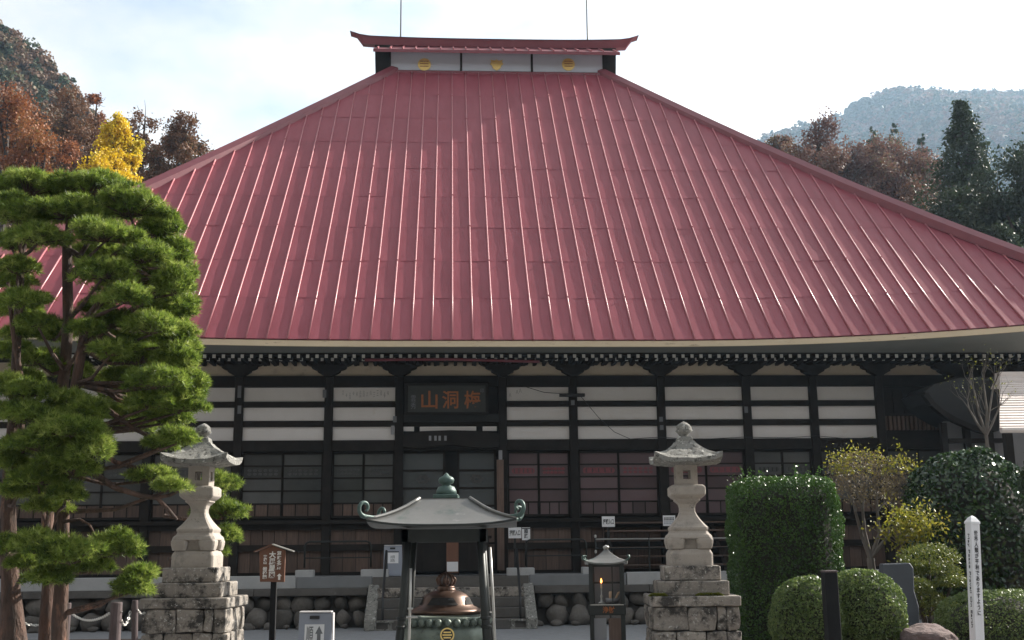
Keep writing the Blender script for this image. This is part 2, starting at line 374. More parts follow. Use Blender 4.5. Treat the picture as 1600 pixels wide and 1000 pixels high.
hl = hill("hill", [(-900, -300), (-300, -150), (-100, -40), (0, 52), (30, 68), (60, 96), (95, 126), (118, 160), (150, 200), (200, 260), (300, 340), (450, 480), (560, 600), (700, 760)], 190, 78, M['hill'])
forest("hillside_forest", hl, -130, -35, 85, 215, 4200, 1.1, 2.5, 130, "autumn wood of brown and dark green trees covering the steep left hillside", 3, .20, .30)
hr = hill("hill", [(850, 420), (1050, 330), (1190, 224), (1250, 207), (1300, 194), (1345, 165), (1390, 148), (1430, 150), (1480, 156), (1540, 155), (1600, 155), (1750, 160), (1900, 200), (2300, 400)], 1000, 300, M['hill'], 140)
forest("hillside_forest", hr, 150, 620, 560, 1070, 9000, 3.2, 7.0, 40, "distant hazy wooded mountainside with a rounded summit on the right", 5)

# hill and wood added unseen behind the viewer to dim the front and panes
def hb(x, y):
    x, y = np.asarray(x, float), np.asarray(y, float); r = np.hypot(x, y); a = np.arctan2(x, -y)     # a = 0 straight behind
    top = 84 + 18 * np.sin(a * 2.3 + 1) + 12 * np.sin(a * 5.1); k = np.clip((r - 60) / 170, 0, 1)
    fade = np.clip((1.75 - np.abs(a + .15)) / .35, 0, 1)
    return top * (k ** .9) * fade - .5
A_, R_ = np.meshgrid(np.linspace(-1.95, 1.7, 60), np.linspace(60, 260, 22)); X_, Y_ = R_ * np.sin(A_), -R_ * np.cos(A_)
I_ = np.arange(60 * 22).reshape(22, 60)
tag(ob("hill", raw_mesh("hill", np.stack([X_, Y_, hb(X_, Y_)], -1).reshape(-1, 3), np.stack([I_[:-1, :-1], I_[:-1, 1:], I_[1:, 1:], I_[1:, :-1]], -1).reshape(-1, 4), M['hill'])), kind='structure')
forest("hillside_forest", lambda x, y: np.where(np.hypot(x, y) < 75, -30, hb(x, y)), -230, 230, -230, 30, 3600, 2.2, 4.2, 34, "unseen autumn wood added behind the viewer to dim the temple front", 9)

# ------------------------------------------------------------------ temple hall
T = thing("temple_hall", "large dark timber temple hall under a huge red sheet metal roof", "temple", MB2W.translation, PSI)
roof = MB()
def upturn(x):
    u = x - CX
    return .0046 * max(0, u - 3) ** 2 if u > 0 else .0026 * max(0, -u - 3) ** 2
def rp(x, t, n=0.):                      # point on the front slope: t 0 eave .. 1 top, n above the surface
    z = ZE + XR * t + upturn(x) * (1 - t) ** 3 - .10 * math.sin(math.pi * t) + n * .7071
    return Vector((x, -OV + XR * t - n * .7071, z))
def xlim(t): return CX - LR - XR * (1 - t), CX + LR + XR * (1 - t)
# under-sheet of the front slope, the side slopes and the back slope
def front(u, v):
    a, b = xlim(v); return rp(a + (b - a) * u, v, -.03)
rf = MB().grid(front, 40, 12).build("roof", M['roof'], T)
YB = -OV + 2 * XR + 2.0                  # back eave; ridge block is 2 m deep
def side(sg):
    def f(u, v):
        w = XR * (1 - v); y0, y1 = -OV + XR - w, -OV + XR + 2 + w
        x = CX + sg * (LR + w); up = upturn(CX + sg * (LR + XR)) * (1 - v) ** 3 * abs(2 * u - 1) ** 4
        return Vector((x, y0 + (y1 - y0) * u, ZE + XR * v + up - .03 - .10 * math.sin(math.pi * v)))
    return f
for sg in (-1, 1):
    MB().grid(side(sg), 20, 12).build("side_slope", M['roof'], rf)
    m = MB()
    for k in range(1, 58):
        y = YB - k * .48
        if y < -OV: break
        lim = min(y + OV, YB - y) / XR; lim = min(lim, 1)
        p = [Vector((CX + sg * (LR + XR * (1 - v)), y, ZE + XR * v - .10 * math.sin(math.pi * v) + .02)) for v in np.linspace(0, lim, 6)]
        for a, b in zip(p[:-1], p[1:]): m.beam(a, b, .035, .05)
    tag(m.build("side_batten", M['batten'], rf), kind='stuff')
def backf(u, v):
    w = XR * (1 - v); a, b = CX - LR - w, CX + LR + w
    return Vector((a + (b - a) * u, -OV + XR + 2 + w, ZE + XR * v - .03))
MB().grid(backf, 8, 4).build("back_slope", M['roof'], rf)
# sheets between battens
SP = .475; SH = 1.862 / (XR * 1.4142)
small = MB(); cnt = 0
def sheet_to(mb, x0, x1, t0, t1, nu=3, nv=5):
    sd = random.random() * 90; amp = random.uniform(.003, .010); tw = random.uniform(-.004, .004)
    def f(u, v):
        t = t0 + (t1 - t0) * v; x = x0 + (x1 - x0) * u; a, b = xlim(t)
        x = min(max(x, a + .02), b - .02)
        n = .0050 * (1 - v) + .003 + amp * mnoise.noise((u * 1.3 + sd, v * 2.6, sd)) + tw * (u - .5)
        return rp(x, t, n)
    mb.grid(f, nu, nv)
xb = [CX + SP * (k - 33.5) for k in range(68)]
for i in range(len(xb) - 1):
    for j in range(10):
        t0, t1 = j * SH, min((j + 1) * SH + .003, 1.0)
        if t0 > .999: continue
        a, b = xlim(t0)
        if xb[i + 1] < a or xb[i] > b: continue
        a1, b1 = xlim(t1); tm = t1
        # stop the sheet where the hip crosses the panel
        inner = xb[i + 1] if xb[i] + SP / 2 < CX else xb[i]
        tl = 1 - (abs(inner - CX) - LR) / XR
        if tl < t1: t1 = max(min(t1, tl), t0 + .004)
        c = MB2W @ rp(xb[i] + SP / 2, (t0 + t1) / 2); px, py = project(c)
        if 0 < px < 1610 and (px > 330 or py < 300) and cnt < 298 and (t1 - t0) > SH * .35:
            m = MB(); sheet_to(m, xb[i], xb[i + 1], t0, t1)
            m.build("roof_sheet", M['roof'], rf, smooth=False).data.polygons.foreach_set('use_smooth', [True] * 15); cnt += 1
        else: sheet_to(small, xb[i], xb[i + 1], t0, t1, 2, 3)
tag(small.build("roof_sheet", M['roof'], rf), kind='stuff')
for x in xb:
    if abs(x - CX) > LR + XR - .1: continue
    tl = min(1, 1 - (abs(x - CX) - LR) / XR); n = max(2, int(tl * 8) + 1)
    m = MB(); ts = np.linspace(0, tl, n); w = .021; h = .043
    ringsv = [[rp(x + w * a_, t, h * b_) for a_, b_ in ((-1, 0), (-1, .6), (-.62, .92), (0, 1), (.62, .92), (1, .6), (1, 0))] for t in ts]
    ringsv[0] = [p + Vector((0, -.012, -.012)) for p in ringsv[0]]
    m.rings(ringsv)
    for j in range(1, 10):                     # small joint clips
        t = j * SH + random.uniform(-.006, .006)
        if t < tl - .02 and random.random() < .3:
            p = rp(x, t, .035); m.bx(p.x - .024, p.x + .024, p.y - .02, p.y + .02, p.z - .028, p.z + .020)
    o = m.build("batten", M['batten'], rf); o.data.polygons.foreach_set('use_smooth', [len(p.vertices) == 4 and p.index < 7 * (n - 1) for p in o.data.polygons])
# hip caps and the top flashing
for sg in (-1, 1):
    rings_ = []
    for v in np.linspace(-.003, 1.0, 16):
        w = XR * (1 - v); x = CX + sg * (LR + w); y = -OV + XR - w
        up = upturn(CX + sg * (LR + XR)) * max(0, 1 - v) ** 3
        z = ZE + XR * v + up - .10 * math.sin(math.pi * max(v, 0))
        ix = -sg * .30; h = .20
        rings_.append([(x + ix, y + .0, z - .10), (x + ix * .95, y - .03, z + h * .62), (x + ix * .2, y + .03, z + h + .03), (x - ix * .10, y + .28, z + h), (x - ix * .10, y + .34, z - .12)])
    MB().rings(rings_).build("hip_cap", M['ridge'], rf)
    MB().tube([Vector(r_[2]).lerp(Vector(r_[3]), .75) + Vector((0, 0, .02)) for r_ in rings_], .034, 8).build("hip_roll", M['hip_glint'], rf, smooth=True)  # pale roll added along the hip to draw its bright sunlit line
p0, p1 = rp(CX - LR, 1, 0), rp(CX + LR, 1, 0)
MB().bx(CX - LR - .1, CX + LR + .1, p0.y - .10, p0.y + .1, p0.z - .20, p0.z + .005).build("top_flashing", M['ridge'], rf, bevel=.015)
# eave fascia, soffit
m = MB(); ms = MB(); NX = 60
xa, xz = xlim(0)
for i in range(NX):
    x0, x1 = xa + (xz - xa) * i / NX, xa + (xz - xa) * (i + 1) / NX
    a, b = rp(x0, 0), rp(x1, 0)
    m.hexa([(x0, -OV + .02, a.z - .155), (x1, -OV + .02, b.z - .155), (x1, -OV + .10, b.z - .155), (x0, -OV + .10, a.z - .155),
            (x0, -OV + .02, a.z - .02), (x1, -OV + .02, b.z - .02), (x1, -OV + .10, b.z - .02), (x0, -OV + .10, a.z - .02)])
m.build("eave_board", M['fascia'], rf)
ms.grid(lambda u, v: (xa + (xz - xa) * u + (.4 - u * .8) * v, -OV + .10 + v * 1.0, rp(xa + (xz - xa) * u, 0).z * (1 - v) + (ZE + .03) * v - .14 + .0 * v), 50, 2).build("soffit", M['soffit'], rf)
for sg in (-1, 1):
    x = CX + sg * (LR + XR); z = ZE + upturn(x)
    MB().hexa([(x - .06, -OV, z - .15), (x + .0, -OV, z - .15), (x, YB, z - .15), (x - .06, YB, z - .15), (x - .06, -OV, z - .02), (x, -OV, z - .02), (x, YB, z - .02), (x - .06, YB, z - .02)]).build("eave_board", M['fascia'], rf)
    MB().add([(x, -OV + .1, ZE - .1), (x - sg * 2.3, -OV + .1, ZE - .05), (x - sg * 2.3, YB, ZE - .05), (x, YB, ZE - .1)], [(0, 1, 2, 3)]).build("soffit", M['soffit'], rf)
# ridge house on top
RY = p0.y
rh = MB(); zt = p0.z
rx0, rx1 = onB(609, 100, RY).x, onB(943, 100, RY).x
zw = onB(780, 84, RY).z
MB().bx(rx0, rx1, RY + .05, RY + 1.95, zt - .3, zw + .2).build("ridge_house", M['dwood'], T)
RH = [o for o in T.children if o.name.startswith("ridge_house")][0]
cuts = [rx0, onB(720.5, 100, RY).x, onB(831, 100, RY).x, rx1]
for a, b in zip(cuts[:-1], cuts[1:]):
    MB().bx(a + .03, b - .03, RY + .01, RY + .045, zt + .06, zw + .1).build("ridge_wall_panel", M['ridgewall'], RH)
for a in cuts: MB().bx(a - .04, a + .04, RY - .02, RY + .05, zt, zw + .12).build("ridge_post", M['dwood'], RH)
for px in (663, 888):
    c = onB(px, 101, RY)
    m = MB(); m.prism([(.235 * math.cos(a), .235 * math.sin(a)) for a in np.linspace(0, 2 * math.pi, 25)[:-1]], RY - .03, RY + .0)
    for dz in (-.075, .02, .115): m.bx(-.15, .15, RY - .045, RY - .025, dz - .012, dz + .012, 1)
    o = m.build("emblem", [M['gold'], M['orange']], RH); o.location = (c.x, 0, c.z)
c = onB(776, 102, RY); m = MB()
m.prism([(0, -.21), (.13, -.13), (.17, -.02), (.24, .04), (.19, .12), (.22, .2), (.08, .17), (0, .22), (-.08, .17), (-.22, .2), (-.19, .12), (-.24, .04), (-.17, -.02), (-.13, -.13)], RY - .03, RY)
o = m.build("emblem", M['gold'], RH); o.location = (c.x, 0, c.z)
# dark end boards of the ridge house
for sg, px in ((-1, 587), (1, 962)):
    xo = onB(px, 95, RY).x; xi = rx0 if sg < 0 else rx1
    MB().prism([(xi, zt - .55), (xo, zt - .45), (xo + sg * .05, zw + .35), (xi, zw + .35)], RY + .15, RY + 1.8).build("ridge_end_board", M['dwood'], RH)
# small roof of the ridge house
ex0, ex1 = onB(583, 80, RY - .5).x, onB(969, 84, RY - .5).x
ze = onB(780, 79.5, RY - .5).z; zr = zb0_ = onB(780, 73, RY + .75).z + .02
sr = MB()
sr.hexa([(ex0, RY - .5, ze - .10), (ex1, RY - .5, ze - .10), (ex1 + .0, RY + .95, zr - .1), (ex0, RY + .95, zr - .1), (ex0, RY - .5, ze + .02), (ex1, RY - .5, ze + .02), (ex1, RY + .95, zr + .04), (ex0, RY + .95, zr + .04)])
sr.hexa([(ex0, RY + .95, zr - .1), (ex1, RY + .95, zr - .1), (ex1, RY + 2.5, ze - .1), (ex0, RY + 2.5, ze - .1), (ex0, RY + .95, zr + .04), (ex1, RY + .95, zr + .04), (ex1, RY + 2.5, ze + .02), (ex0, RY + 2.5, ze + .02)])
sr.build("ridge_roof", M['ridge'], RH)
for k in range(20):
    x = ex0 + .15 + (ex1 - ex0 - .3) * k / 19
    MB().beam((x, RY - .52, ze + .045), (x, RY + .74, ze + .045 + (zr - ze) * .86), .045, .055).build("ridge_batten", M['batten'], RH)
# ridge bar with lifted ends
rings_ = []
bx0, bx1 = onB(548, 60, RY + .72).x, onB(997, 62, RY + .72).x
zb0, zb1 = onB(780, 73.5, RY + .75).z, onB(780, 62, RY + .72).z
for u in np.linspace(0, 1, 25):
    x = bx0 + (bx1 - bx0) * u; k = abs(2 * u - 1); lift = .10 * k ** 3 + .14 * max(0, (k - .86) / .14) ** 2
    lo = zb0 + lift * .8; hi = zb1 + lift; xi = min(max(x, bx0 + .34 * (1 - k) + .0), bx1); xl_ = min(max(x, bx0 + .36), bx1 - .36) if k > .9 else x
    xm_ = (x + xl_) / 2
    rings_.append([(xl_, RY + .78, lo), (xm_, RY + .74, hi - .06), (x, RY + .71, hi), (x, RY + 1.13, hi), (xm_, RY + 1.10, hi - .06), (xl_, RY + 1.06, lo)])
MB().rings(rings_).build("ridge_bar", M['ridge'], RH)
MB().grid(lambda u, v: (bx0 - .03 + (bx1 - bx0 + .06) * u, RY + .68 + .48 * v, zb1 + .012 + .10 * abs(2 * u - 1) ** 3 + .14 * max(0, (abs(2 * u - 1) - .86) / .14) ** 2), 30, 1).build("ridge_coping", M['iron'], RH)
for px in (626, 918):
    p = onB(px, 60, RY + .95)
    MB().tube([(p.x, RY + .95, zb1), (p.x, RY + .95, zb1 + 3.6)], [.03, .018], 6).build("lightning_rod", M['iron'], RH)

# --- walls, beams, columns
ZC = [bz(y) for y in (588, 605.5, 627.5, 636.5, 657.5, 667, 688, 705)]   # beam / panel levels
colx = [-13.5, -11.1, -8.93, -6.775, -4.575, -2.83, -.26, 1.51, 3.735, 5.925, 7.64, 9.35, 11.2, 13.75]
GZ = 1.10                                                               # floor of the platform
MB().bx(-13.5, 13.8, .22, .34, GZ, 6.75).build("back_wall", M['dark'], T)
for sg, x in ((-1, -13.5), (1, 13.75)): MB().bx(x - .1, x + .1, .34, 22, GZ, 6.7).build("side_wall", M['plaster'], T)
MB().bx(-13.4, 13.6, 21.8, 22, GZ, 6.7).build("back_wall", M['plaster'], T)
for x in colx: MB().bx(x - .105, x + .105, -.10, .22, GZ, ZC[0] + .05).build("column", M['dwood'], T, bevel=.012)
def beam(z0, z1, x0=-13.4, x1=13.7, y0=-.06, name="beam"): return MB().bx(x0, x1, y0, .2, z0, z1).build(name, M['dwood'], T)
beam(ZC[1], ZC[0] - .0, y0=-.085); beam(ZC[7], ZC[6], y0=-.075)
for a, b in ((ZC[3], ZC[2]), (ZC[5], ZC[4])):
    beam(a, b, -13.4, -2.83); beam(a, b, -.26, 9.35)
bays = list(zip(colx[:-1], colx[1:]))
for a, b in bays:
    door = a == -2.83; lat = a >= 9.35
    if not door and not lat:
        for z1, z0 in ((ZC[1], ZC[2]), (ZC[3], ZC[4]), (ZC[5], ZC[6])):
            MB().bx(a + .105, b - .105, .0, .03, z0, z1).build("plaster_panel", M['plaster'], T)
    if a < 11:                           # arched cream panel between the brackets
        zt_, zb_ = bz(561), ZC[0]
        w = (b - a) / 2 - .105; pts = []
        k = min(.62, w * .75)
        for q in np.linspace(0, math.pi / 2, 7): pts.append((w - k * (1 - math.sin(q)) * .0 - k * (1 - math.cos(q)), zb_ + .03 + (zt_ - zb_ - .03) * math.sin(q)))
        poly = [(-w, zb_), (w, zb_)] + pts + [(-x, z) for x, z in pts[::-1]]
        o = MB().prism(poly, .0, .03).build("arched_panel", M['plaster2'], T); o.location.x = (a + b) / 2
MB().bx(-13.4, 13.7, .06, .2, ZC[0], 6.7).build("frieze_board", M['dwood'], T)
# boat-shaped brackets
zt_, zb_ = bz(564, -.2), bz(589, -.1)
h = zt_ - zb_
prof = [(.10, 0), (.14, .10), (.22, .20), (.30, .30), (.31, .42), (.38, .46), (.46, .55), (.47, .68), (.56, .74), (.64, .86), (.66, 1.0)]
poly = [(x * .92, zb_ + z * h) for x, z in prof] + [(-x * .92, zb_ + z * h) for x, z in prof[::-1]]
bme = MB().prism(poly, -.24, -.02).mesh("bracket", M['dwood'])
for x in colx[1:-1]:
    ob("bracket", bme, T, (x, 0, 0)); ob
plate = MB().bx(-13.6, 13.9, -.28, .15, zt_, zt_ + .16).build("wall_plate", M['dwood'], T)
# two tiers of rafters with white ends
for row, (py, by, sz, mod) in enumerate(((556.5, -1.15, .075, 0), (561.5, -.80, .068, .5))):
    z = bz(py, by, 800); s_ = .222
    me = MB().bx(-sz / 2, sz / 2, 0, 1.3 if row == 0 else .9, -sz * .55, sz * .55).bx(-sz / 2 - .001, sz / 2 + .001, -.008, 0, -sz * .57, sz * .57, 1).mesh("rafter", [M['dwood'], M['rafend']])
    k = 0; x = -13.2
    while x < 13.9:
        if row == 1 or True:
            if x > -11.5 and x < 13.6: ob("rafter", me, T, (x + mod * s_ * .6, by, z))
        x += s_ if row == 0 else s_ * 1.12
    MB().bx(-13.6, 13.9, by + .05, by + .3, z + sz * .57, z + sz * .57 + .06).build("rafter_batten", M['dwood'], T)
MB().grid(lambda u, v: (-14 + 28.2 * u, -1.2 + v * 1.5, ZE - .10 + .35 * v), 4, 1).build("eave_boarding", M['dwood'], T)
# long red pipe below the eave
a, b = onB(570, 562.5, -1.25), onB(843, 565, -1.25)
m = MB(); m.tube([a, a * .75 + b * .25 + Vector((0, 0, .02)), (a + b) / 2 + Vector((0, 0, .035)), a * .25 + b * .75 + Vector((0, 0, .015)), b], .035, 8)
tag(m.build("eave_pipe", M['pipe'], T, smooth=True))
# --- sliding glazed doors
YD = .07
def leaf(x0, x1, plum, red, motif=True):
    zt_, zb_ = bz(706), bz(809); f = MB(); fw = .045
    f.bx(x0, x0 + fw, YD - .03, YD + .03, zb_, zt_); f.bx(x1 - fw, x1, YD - .03, YD + .03, zb_, zt_)
    f.bx(x0 + fw, x1 - fw, YD - .03, YD + .03, zt_ - .05, zt_); f.bx(x0 + fw, x1 - fw, YD - .03, YD + .03, zb_, zb_ + .06)
    lev = [bz(y) for y in (707.5, 727, 746.3, 766, 786, 806.5)]
    for z in lev[1:-1]: f.bx(x0 + fw, x1 - fw, YD - .022, YD + .022, z - .017, z + .017)
    for k in (1, 2):
        x = x0 + fw + (x1 - x0 - 2 * fw) * k / 3; f.bx(x - .012, x + .012, YD - .02, YD + .02, lev[5], lev[4] - .017)
    d = f.build("sliding_door", M['dwood'], T)
    for i in range(5):
        z1, z0 = lev[i], lev[i + 1]
        if i < 4: MB().bx(x0 + fw, x1 - fw, YD - .004, YD + .004, z0 + .017, z1 - .017).build("pane", M['panep' if plum else 'pane'], d)
        else:
            w = (x1 - x0 - 2 * fw) / 3
            for k in range(3): MB().bx(x0 + fw + w * k + .012, x0 + fw + w * (k + 1) - .012, YD - .004, YD + .004, z0, z1 - .017).build("lower_board", M['panep' if plum else 'bwood'], d)
    if motif:                              # printed band in the second row
        zc = (lev[1] + lev[2]) / 2; hh = .085; xc = (x0 + x1) / 2; w = (x1 - x0) / 2 - .12
        m = MB(); y0, y1 = YD - .012, YD - .006; style = random.randrange(3)
        if style == 0:
            n_ = 6
            for k in range(n_):
                cx_ = xc - w + w * 2 * (k + .5) / n_
                for sg in (-1, 1): m.prism([(cx_ + .05 * math.cos(t), zc + sg * .045 + .036 * math.sin(t)) for t in np.linspace(0, 2 * math.pi, 9)[:-1]], y0, y1)
        else:
            m.prism([(xc + sx * (w - .05) + .06 * math.cos(t) * 1, zc + .07 * math.sin(t)) for sx, ts in ((1, np.linspace(-math.pi / 2, math.pi / 2, 7)), (-1, np.linspace(math.pi / 2, 1.5 * math.pi, 7))) for t in ts], y0, y1)
            for k in range(5): m.bx(xc - w * .8 + k * w * .4 - .015, xc - w * .8 + k * w * .4 + .015, y0 - .004, y0 - .001, zc - .05, zc + .05, 1)
        m.build("printed_motif", [M['motifr' if red else 'motifd'], M['panep' if plum else 'pane']], d)
for a, b in bays:
    if a == -2.83 or a >= 11: continue
    mid = (a + b) / 2; plum = a > -1 and a < 5.5
    leaf(a + .11, mid + .02, plum, plum); leaf(mid - .015, b - .11, plum, plum)
# sill, wainscot boards
beam(bz(827), bz(812), -13.4, -2.83); beam(bz(827), bz(812), -.26, 11.2)
MB().bx(-13.4, -2.85, -.18, -.06, bz(818), bz(812)).build("sill_board", M['dwood'], T); MB().bx(-.24, 11.2, -.18, -.06, bz(818), bz(812)).build("sill_board", M['dwood'], T)
for a, b in bays:
    if a == -2.83 or a > 10: continue
    n_ = 7 if b - a > 2 else 5
    for z0, z1 in ((bz(850), bz(827)), (bz(893), bz(860))):
        for k in range(n_):
            x0 = a + .105 + (b - a - .21) * k / n_; x1 = a + .105 + (b - a - .21) * (k + 1) / n_
            MB().bx(x0 + .006, x1 - .006, .03 + random.uniform(-.006, .006), .07, z0, z1).build("board", M['bwood'], T)
beam(bz(860), bz(850), -13.4, -2.83); beam(bz(860), bz(850), -.26, 11.2); beam(GZ, bz(893), -13.4, -2.83); beam(GZ, bz(893), -.26, 11.2)
# --- entrance bay
da, db = -2.83 + .105, -.26 - .105
MB().bx(da, db, .05, .2, bz(666), ZC[1]).build("entrance_board", M['dwood'], T)
MB().bx(da, db, -.12, .05, bz(660), bz(649)).build("entrance_beam", M['greyroof'], T)
for a_, b_ in ((624, 647), (656, 744), (754, 776)):
    MB().bx(bxx(a_), bxx(b_), -.02, .04, bz(674), bz(667)).build("plaster_strip", M['plaster'], T)
pts = [(da, bz(700)), (da + .3, bz(703)), ((da + db) / 2, bz(697)), (db - .3, bz(703)), (db, bz(700)), (db, bz(680)), (db - .4, bz(675.5)), ((da + db) / 2, bz(674)), (da + .4, bz(675.5)), (da, bz(680))]
MB().prism(pts, -.22, .12).build("rainbow_beam", M['dwood'], T)
for k, dx in enumerate((-.30, -.16, -.05, .10)):
    p = onB(690 + dx * 60, 684, -.23); MB().bx(p.x - .03, p.x + .03, -.227, -.222, p.z - .07, p.z + .05).build("paper_slip", M['greyw'], T)
def shoji(x0, x1):
    f = MB(); zt_, zb_ = bz(703), GZ + .05
    f.bx(x0, x0 + .06, YD - .03, YD + .03, zb_, zt_); f.bx(x1 - .06, x1, YD - .03, YD + .03, zb_, zt_)
    lev = [bz(y) for y in (707, 735, 763, 791, 820, 850)] + [zb_ + .06]
    for z in lev: f.bx(x0 + .06, x1 - .06, YD - .025, YD + .025, z - .03, z + .02)
    d = f.build("entrance_door", M['dwood'], T)
    for i in range(6): MB().bx(x0 + .06, x1 - .06, YD - .004, YD + .004, lev[i + 1] + .02, lev[i] - .03).build("pane" if i < 4 else "lower_board", M['shoji'] if i < 4 else M['bwood'], d)
    zc = (lev[1] + lev[2]) / 2; xc = (x0 + x1) / 2; m = MB()
    for q in range(6):
        t = q * math.pi / 3; m.prism([(xc + .11 * math.cos(t) + .07 * math.cos(s_), zc + .07 * math.sin(t) + .05 * math.sin(s_)) for s_ in np.linspace(0, 2 * math.pi, 9)[:-1]], YD - .008 - q * .0006, YD - .005)
    m.build("crest_motif", M['motifd'], d)
shoji(bxx(627, YD), bxx(696, YD)); shoji(bxx(714, YD), bxx(775, YD))
# name plaque
c = onB(698, 623, -.35); pl = MB(); w, h = .96, .33
pl.bx(-w, w, -.03, .03, -h, h); q = pl.build("name_plaque", M['plaque'], T); q.location = c; q.rotation_euler = (R(12), 0, 0)
m = MB(); fw = .07
m.bx(-w - fw, w + fw, -.06, .035, h, h + fw); m.bx(-w - fw, w + fw, -.06, .035, -h - fw, -h); m.bx(-w - fw, -w, -.06, .035, -h, h); m.bx(w, w + fw, -.06, .035, -h, h)
m.build("plaque_frame", M['dwood'], q, bevel=.01)
for ch, px in (("山", 671), ("洞", 703.5), ("梅", 738)):
    x = onB(px, 623, -.35).x - c.x
    text("lettering", ch, .42, M['orange'], q, (x, -.034, -.02), off=.006, fit=(.40, .44))
text("lettering", vertical("雲秀"), .16, M['inkg'], q, (-w + .14, -.034, -.08), fit=(.13, .34)); text("lettering", vertical("印"), .1, M['inkg'], q, (w - .09, -.034, .2), fit=(.08, .1))
# writing on the two plaster panels beside the entrance, paper slips on posts
for k in range(14):
    px = 536 + k * 5.4; z = bz(616 + random.uniform(-3, 3)); x = bxx(px, -.0, 616); hh = random.uniform(.05, .13)
    text("wall_writing", vertical(random.choice(["一二", "三川", "十八", "上下"])), .06, M['ink'] if k > 9 else M['inkg'], T, (x, -.003, z), fit=(.045, hh * 1.6))
for px, py in ((797, 618), (808, 613), (813, 611)):
    text("wall_writing", "八", .08, M['ink'], T, (bxx(px, 0, py), -.003, bz(py)), fit=(.06, .1))
for px, py, hh in ((613.5, 672, .22), (782, 711, .24), (617, 655, .15), (374, 640, .2), (374, 612, .3), (507, 615, .2), (895, 629, .12), (1033, 655, .12), (1034, 668, .12), (1166, 640, .16)):
    p = onB(px, py, -.11); MB().bx(p.x - .045, p.x + .045, -.106, -.1015, p.z - hh / 2, p.z + hh / 2).build("paper_slip", M['inkg'] if py != 672 and py != 711 else M['greyw'], T)
p = onB(782, 800, -.15); MB().bx(p.x - .085, p.x + .085, -.17, -.12, bz(893), bz(720)).build("post_board", M['bwood'], T)
# black lamp and cable over the wall
p = onB(894, 617, -.18); MB().bx(p.x - .32, p.x + .32, -.22, -.12, p.z - .045, p.z + .035).build("wall_lamp", M['black'], T, bevel=.01)
m = MB(); m.tube([onB(x, y, -.13) for x, y in ((820, 604), (850, 613), (876, 615))], .008, 5); m.tube([onB(x, y, -.13) for x, y in ((908, 620), (935, 652), (960, 675), (985, 686), (1030, 683), (1090, 687), (1160, 683), (1230, 684), (1275, 681), (1330, 686), (1366, 683))], .008, 5)
m.build("cable", M['black'], T)
# lattice bay at the right end
la, lb = 9.35 + .105, 11.2 - .105
MB().bx(la, lb, .05, .1, bz(705, px=1420), ZC[1]).build("lattice_back", M['dwood'], T)
for k in range(15):
    x = la + (lb - la) * (k + .5) / 15
    MB().bx(x - .035, x + .035, -.02, .05, bz(672, px=1420), bz(650, px=1420)).build("lattice_slat", M['bwood'], T)
for k in range(6):
    x = la + (lb - la) * (k + .5) / 6; MB().bx(x - .13, x + .13, .0, .05, bz(646, px=1420), bz(610, px=1420)).build("lattice_board", M['dwood'], T)
MB().bx(la, lb, -.05, .05, bz(650, px=1420) + .0, bz(646, px=1420)).build("beam", M['dwood'], T)
MB().bx(11.3, 13.6, .03, .1, GZ, ZC[1]).build("end_wall", M['dwood'], T)

# ------------------------------------------------------------------ platform, steps
PF = MB(); YP = -2.15
PF.bx(-16, onB(583, 910, YP).x, YP + .28, 24, 0, GZ - .008); PF.bx(onB(583, 910, YP).x, onB(826, 910, YP).x, YP - .0, 24, 0, GZ - .008); PF.bx(onB(826, 910, YP).x, 16, YP + .28, 24, 0, GZ - .008)
pf = PF.build("platform", M['concd']); pf.location = MB2W.translation; pf.rotation_euler = (0, 0, PSI); tag(pf, kind='structure')
MB().add([(-15.9, YP + .3, GZ), (15.9, YP + .3, GZ), (15.9, .2, GZ), (-15.9, .2, GZ)], [(0, 1, 2, 3)]).build("floor", M['floor'], pf)
xs0, xs1 = onB(590, 930, YP).x, onB(818, 930, YP).x
xl = onB(583, 910, YP).x; xr = onB(826, 910, YP).x
for a, b in ((-15.9, xl - .12), (xr + .12, 15.9)):
    n_ = max(1, int((b - a) / 2.4))
    for k in range(n_):
        x0, x1 = a + (b - a) * k / n_, a + (b - a) * (k + 1) / n_
        MB().bx(x0 + .004, x1 - .004, YP - .04, YP + .30, .70, .86).build("cap_stone", M['concd'], pf, bevel=.012, rough=(.004, 3, 0))
for a, b in ((-15.9, onB(462, 905, YP).x), (onB(980, 905, YP).x, 15.9)):
    n_ = max(1, int((b - a) / 3))
    for k in range(n_):
        x0, x1 = a + (b - a) * k / n_, a + (b - a) * (k + 1) / n_
        MB().bx(x0 + .002, x1 - .002, YP, YP + .18, .86, bz(898, YP)).build("kerb", M['concrete'], pf, bevel=.01)
for a, b in ((onB(463, 905, YP).x, xl - .02), (xr + .02, onB(979, 905, YP).x)):
    MB().bx(a, b, YP + .02, YP + .30, .86, GZ + .01).build("edge_slab", M['floor'], pf, bevel=.01)
bm_ = []
for k in range(8):
    b_ = bmesh.new(); bmesh.ops.create_icosphere(b_, subdivisions=2, radius=1); o_ = Vector((k * 11.3, 4, 2))
    for v in b_.verts: v.co *= 1 + .46 * mnoise.noise(v.co * 1.0 + o_) + .13 * mnoise.noise(v.co * 2.6 + o_)
    me = bpy.data.meshes.new("boulder"); b_.to_mesh(me); b_.free(); me.materials.append(M['boulder'])
    me.polygons.foreach_set('use_smooth', [True] * len(me.polygons)); bm_.append(me)
